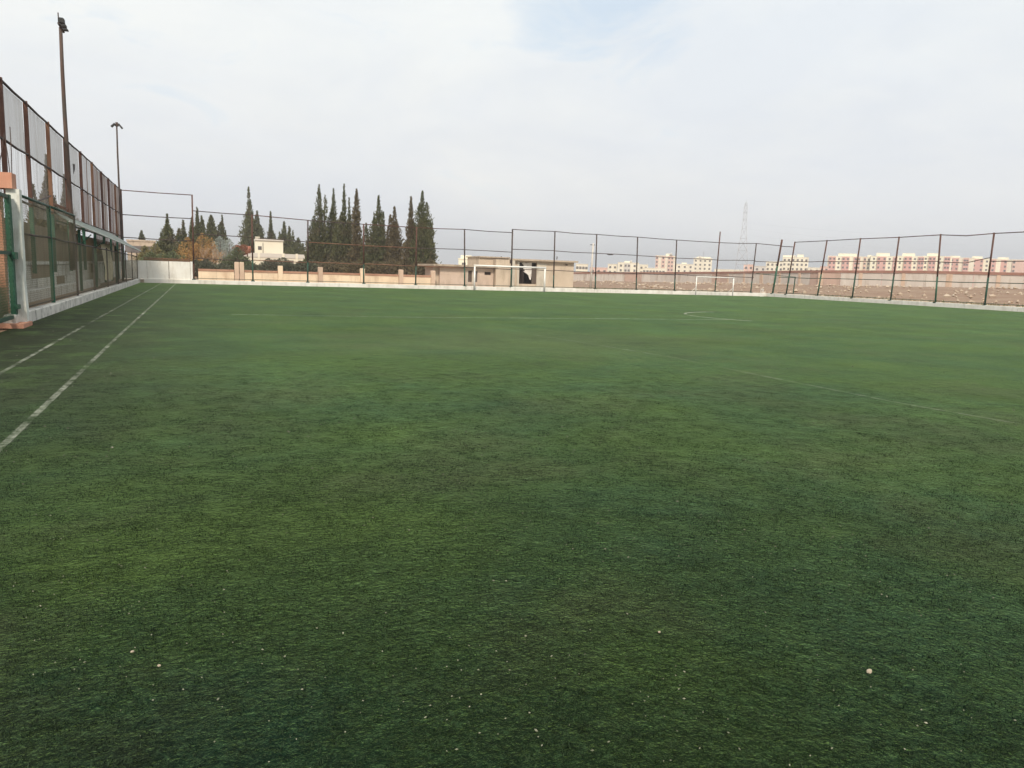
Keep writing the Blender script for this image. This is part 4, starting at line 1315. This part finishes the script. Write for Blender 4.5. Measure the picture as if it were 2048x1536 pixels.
p = gpt(1738, 1350)
mb = MB()
blob(mb, (0, 0, .010), .0115, random.Random(8), 1, .85)
o = mb.build('stone', M['stone'], smooth=False)
o.location = (p.x, p.y, .008)
tag(o, 'pale cream stone lying on the turf near the camera at lower right', 'stone')
for (px, py, r_, lab) in ((265, 1312, .007, 'small pale chip of stone on the dark turf at lower left'), (318, 1340, .006, 'twin pale pebble on the dark turf at lower left'), (1318, 1272, .006, 'thin white scrap on the turf right of centre')):
    p = gpt(px, py)
    mb = MB()
    blob(mb, (0, 0, .006), r_, random.Random(px), 1, .8)
    o = mb.build('stone', M['stone'])
    o.location = (p.x, p.y, .014)
    tag(o, lab, 'stone')
mb = MB()
rg = random.Random(99)
for k in range(4200):
    r_ = 1.2 + 20 * rg.random() ** 1.7
    a_ = rg.uniform(R(-20), R(62))
    x, y = r_ * math.sin(a_), r_ * math.cos(a_)
    if x < XL + .1 or mn.noise(Vector((x * .9, y * .9, 2))) + rg.uniform(-.45, .45) < .0: continue
    s_ = rg.uniform(.0016, .0042) * (1 + .05 * r_)
    if rg.random() < .05: s_ *= 1.7
    z = .008 if r_ < 10 else .004
    v0 = len(mb.v)
    L = rg.choice((1, 1, 1.6))
    a2 = rg.uniform(0, 6.28)
    cx_, sx_ = math.cos(a2) * s_ * L, math.sin(a2) * s_ * L
    mb.v += [(x + cx_, y + sx_, z), (x - cx_, y - sx_, z), (x - sx_ * .7 / L, y + cx_ * .7 / L, z), (x + sx_ * .7 / L, y - cx_ * .7 / L, z), (x, y, z + s_ * .8), (x, y, z - s_)]
    for f in ((0, 2, 4), (2, 1, 4), (1, 3, 4), (3, 0, 4), (2, 0, 5), (1, 2, 5), (3, 1, 5), (0, 3, 5)):
        mb.f.append(tuple(v0 + q for q in f))
tag(mb.build('pebbles', M['pebble']), 'tiny pale pebbles and chaff sprinkled over the turf', 'pebbles', kind='stuff')

# turf fibres: one tuft mesh, scattered by geometry nodes over the part of the pitch near the camera
rg = random.Random(42)
mb = MB()
for k in range(76):
    x, y = rg.uniform(-.075, .075), rg.uniform(-.075, .075)
    h_ = rg.uniform(.004, .012)
    a_ = rg.uniform(0, 6.28)
    wv = rg.uniform(.0008, .0014)
    lx, ly = math.cos(a_), math.sin(a_)
    ln = rg.uniform(.4, 1.7) * h_
    mb.quad((x - ly * wv, y + lx * wv, 0), (x + ly * wv, y - lx * wv, 0), (x + ly * wv + lx * ln * .35, y - lx * wv + ly * ln * .35, h_ * .6), (x - ly * wv + lx * ln * .35, y + lx * wv + ly * ln * .35, h_ * .6))
    b0 = len(mb.v)
    mb.v.append((x + lx * ln, y + ly * ln, h_))
    mb.f.append((b0 - 1, b0 - 2, b0))
tuft = mb.build('turf_fibres', M['blade'])
tag(tuft, 'short matted green artificial turf fibres close to the camera', 'turf', kind='stuff')
ng = bpy.data.node_groups.new('scatter', 'GeometryNodeTree')
ng.interface.new_socket('Geometry', in_out='INPUT', socket_type='NodeSocketGeometry')
ng.interface.new_socket('Geometry', in_out='OUTPUT', socket_type='NodeSocketGeometry')
N = ng.nodes
gi = N.new('NodeGroupInput'); go = N.new('NodeGroupOutput')
grid = N.new('GeometryNodeMeshGrid')
grid.inputs['Size X'].default_value = 20; grid.inputs['Size Y'].default_value = 18
grid.inputs['Vertices X'].default_value = 61; grid.inputs['Vertices Y'].default_value = 61
tr = N.new('GeometryNodeTransform'); tr.inputs['Translation'].default_value = (6.1, 8.0, 0)
dist = N.new('GeometryNodeDistributePointsOnFaces'); dist.distribute_method = 'POISSON'
dist.inputs['Distance Min'].default_value = .066
dist.inputs['Density Max'].default_value = 330
pos = N.new('GeometryNodeInputPosition')
ln_ = N.new('ShaderNodeVectorMath'); ln_.operation = 'LENGTH'
mr = N.new('ShaderNodeMapRange'); mr.inputs['From Min'].default_value = 3.5; mr.inputs['From Max'].default_value = 15
mr.inputs['To Min'].default_value = 1; mr.inputs['To Max'].default_value = 0
iop = N.new('GeometryNodeInstanceOnPoints')
rv = N.new('FunctionNodeRandomValue'); rv.data_type = 'FLOAT'
rv.inputs[2].default_value = 0; rv.inputs[3].default_value = 6.283
cx = N.new('ShaderNodeCombineXYZ')
rs = N.new('FunctionNodeRandomValue'); rs.data_type = 'FLOAT'; rs.inputs[2].default_value = .75; rs.inputs[3].default_value = 1.25; rs.inputs['Seed'].default_value = 5
Lk = ng.links.new
Lk(grid.outputs['Mesh'], tr.inputs['Geometry']); Lk(tr.outputs[0], dist.inputs['Mesh'])
Lk(pos.outputs[0], ln_.inputs[0]); Lk(ln_.outputs['Value'], mr.inputs['Value']); Lk(mr.outputs[0], dist.inputs['Density Factor'])
Lk(dist.outputs['Points'], iop.inputs['Points']); Lk(gi.outputs[0], iop.inputs['Instance'])
mz = N.new('ShaderNodeMapRange'); mz.inputs['From Min'].default_value = 4; mz.inputs['From Max'].default_value = 15; mz.inputs['To Min'].default_value = 1; mz.inputs['To Max'].default_value = .3
ml = N.new('ShaderNodeMath'); ml.operation = 'MULTIPLY'
sx_ = N.new('ShaderNodeCombineXYZ')
Lk(ln_.outputs['Value'], mz.inputs['Value']); Lk(rs.outputs[1], ml.inputs[0]); Lk(mz.outputs[0], ml.inputs[1])
Lk(rs.outputs[1], sx_.inputs['X']); Lk(rs.outputs[1], sx_.inputs['Y']); Lk(ml.outputs[0], sx_.inputs['Z'])
Lk(rv.outputs[1], cx.inputs['Z']); Lk(cx.outputs[0], iop.inputs['Rotation']); Lk(sx_.outputs[0], iop.inputs['Scale'])
Lk(iop.outputs[0], go.inputs[0])
md = tuft.modifiers.new('scatter', 'NODES')
md.node_group = ng

# ------------------------------------------------------------------ haze
hz = MB().box(-2600, 2600, -500, 2700, -2.2, 75).build('haze', M['dirt'])
hm = bpy.data.materials.new('haze_air')
hm.use_nodes = True
hm.node_tree.nodes.clear()
b = NB(hm.node_tree)
vol = b.n('ShaderNodeVolumePrincipled', {'Color': (.93, .94, .97, 1), 'Density': .0005, 'Anisotropy': .2})
b.n('ShaderNodeOutputMaterial', {'Volume': vol})
hz.data.materials[0] = hm
tag(hz, kind='stuff')
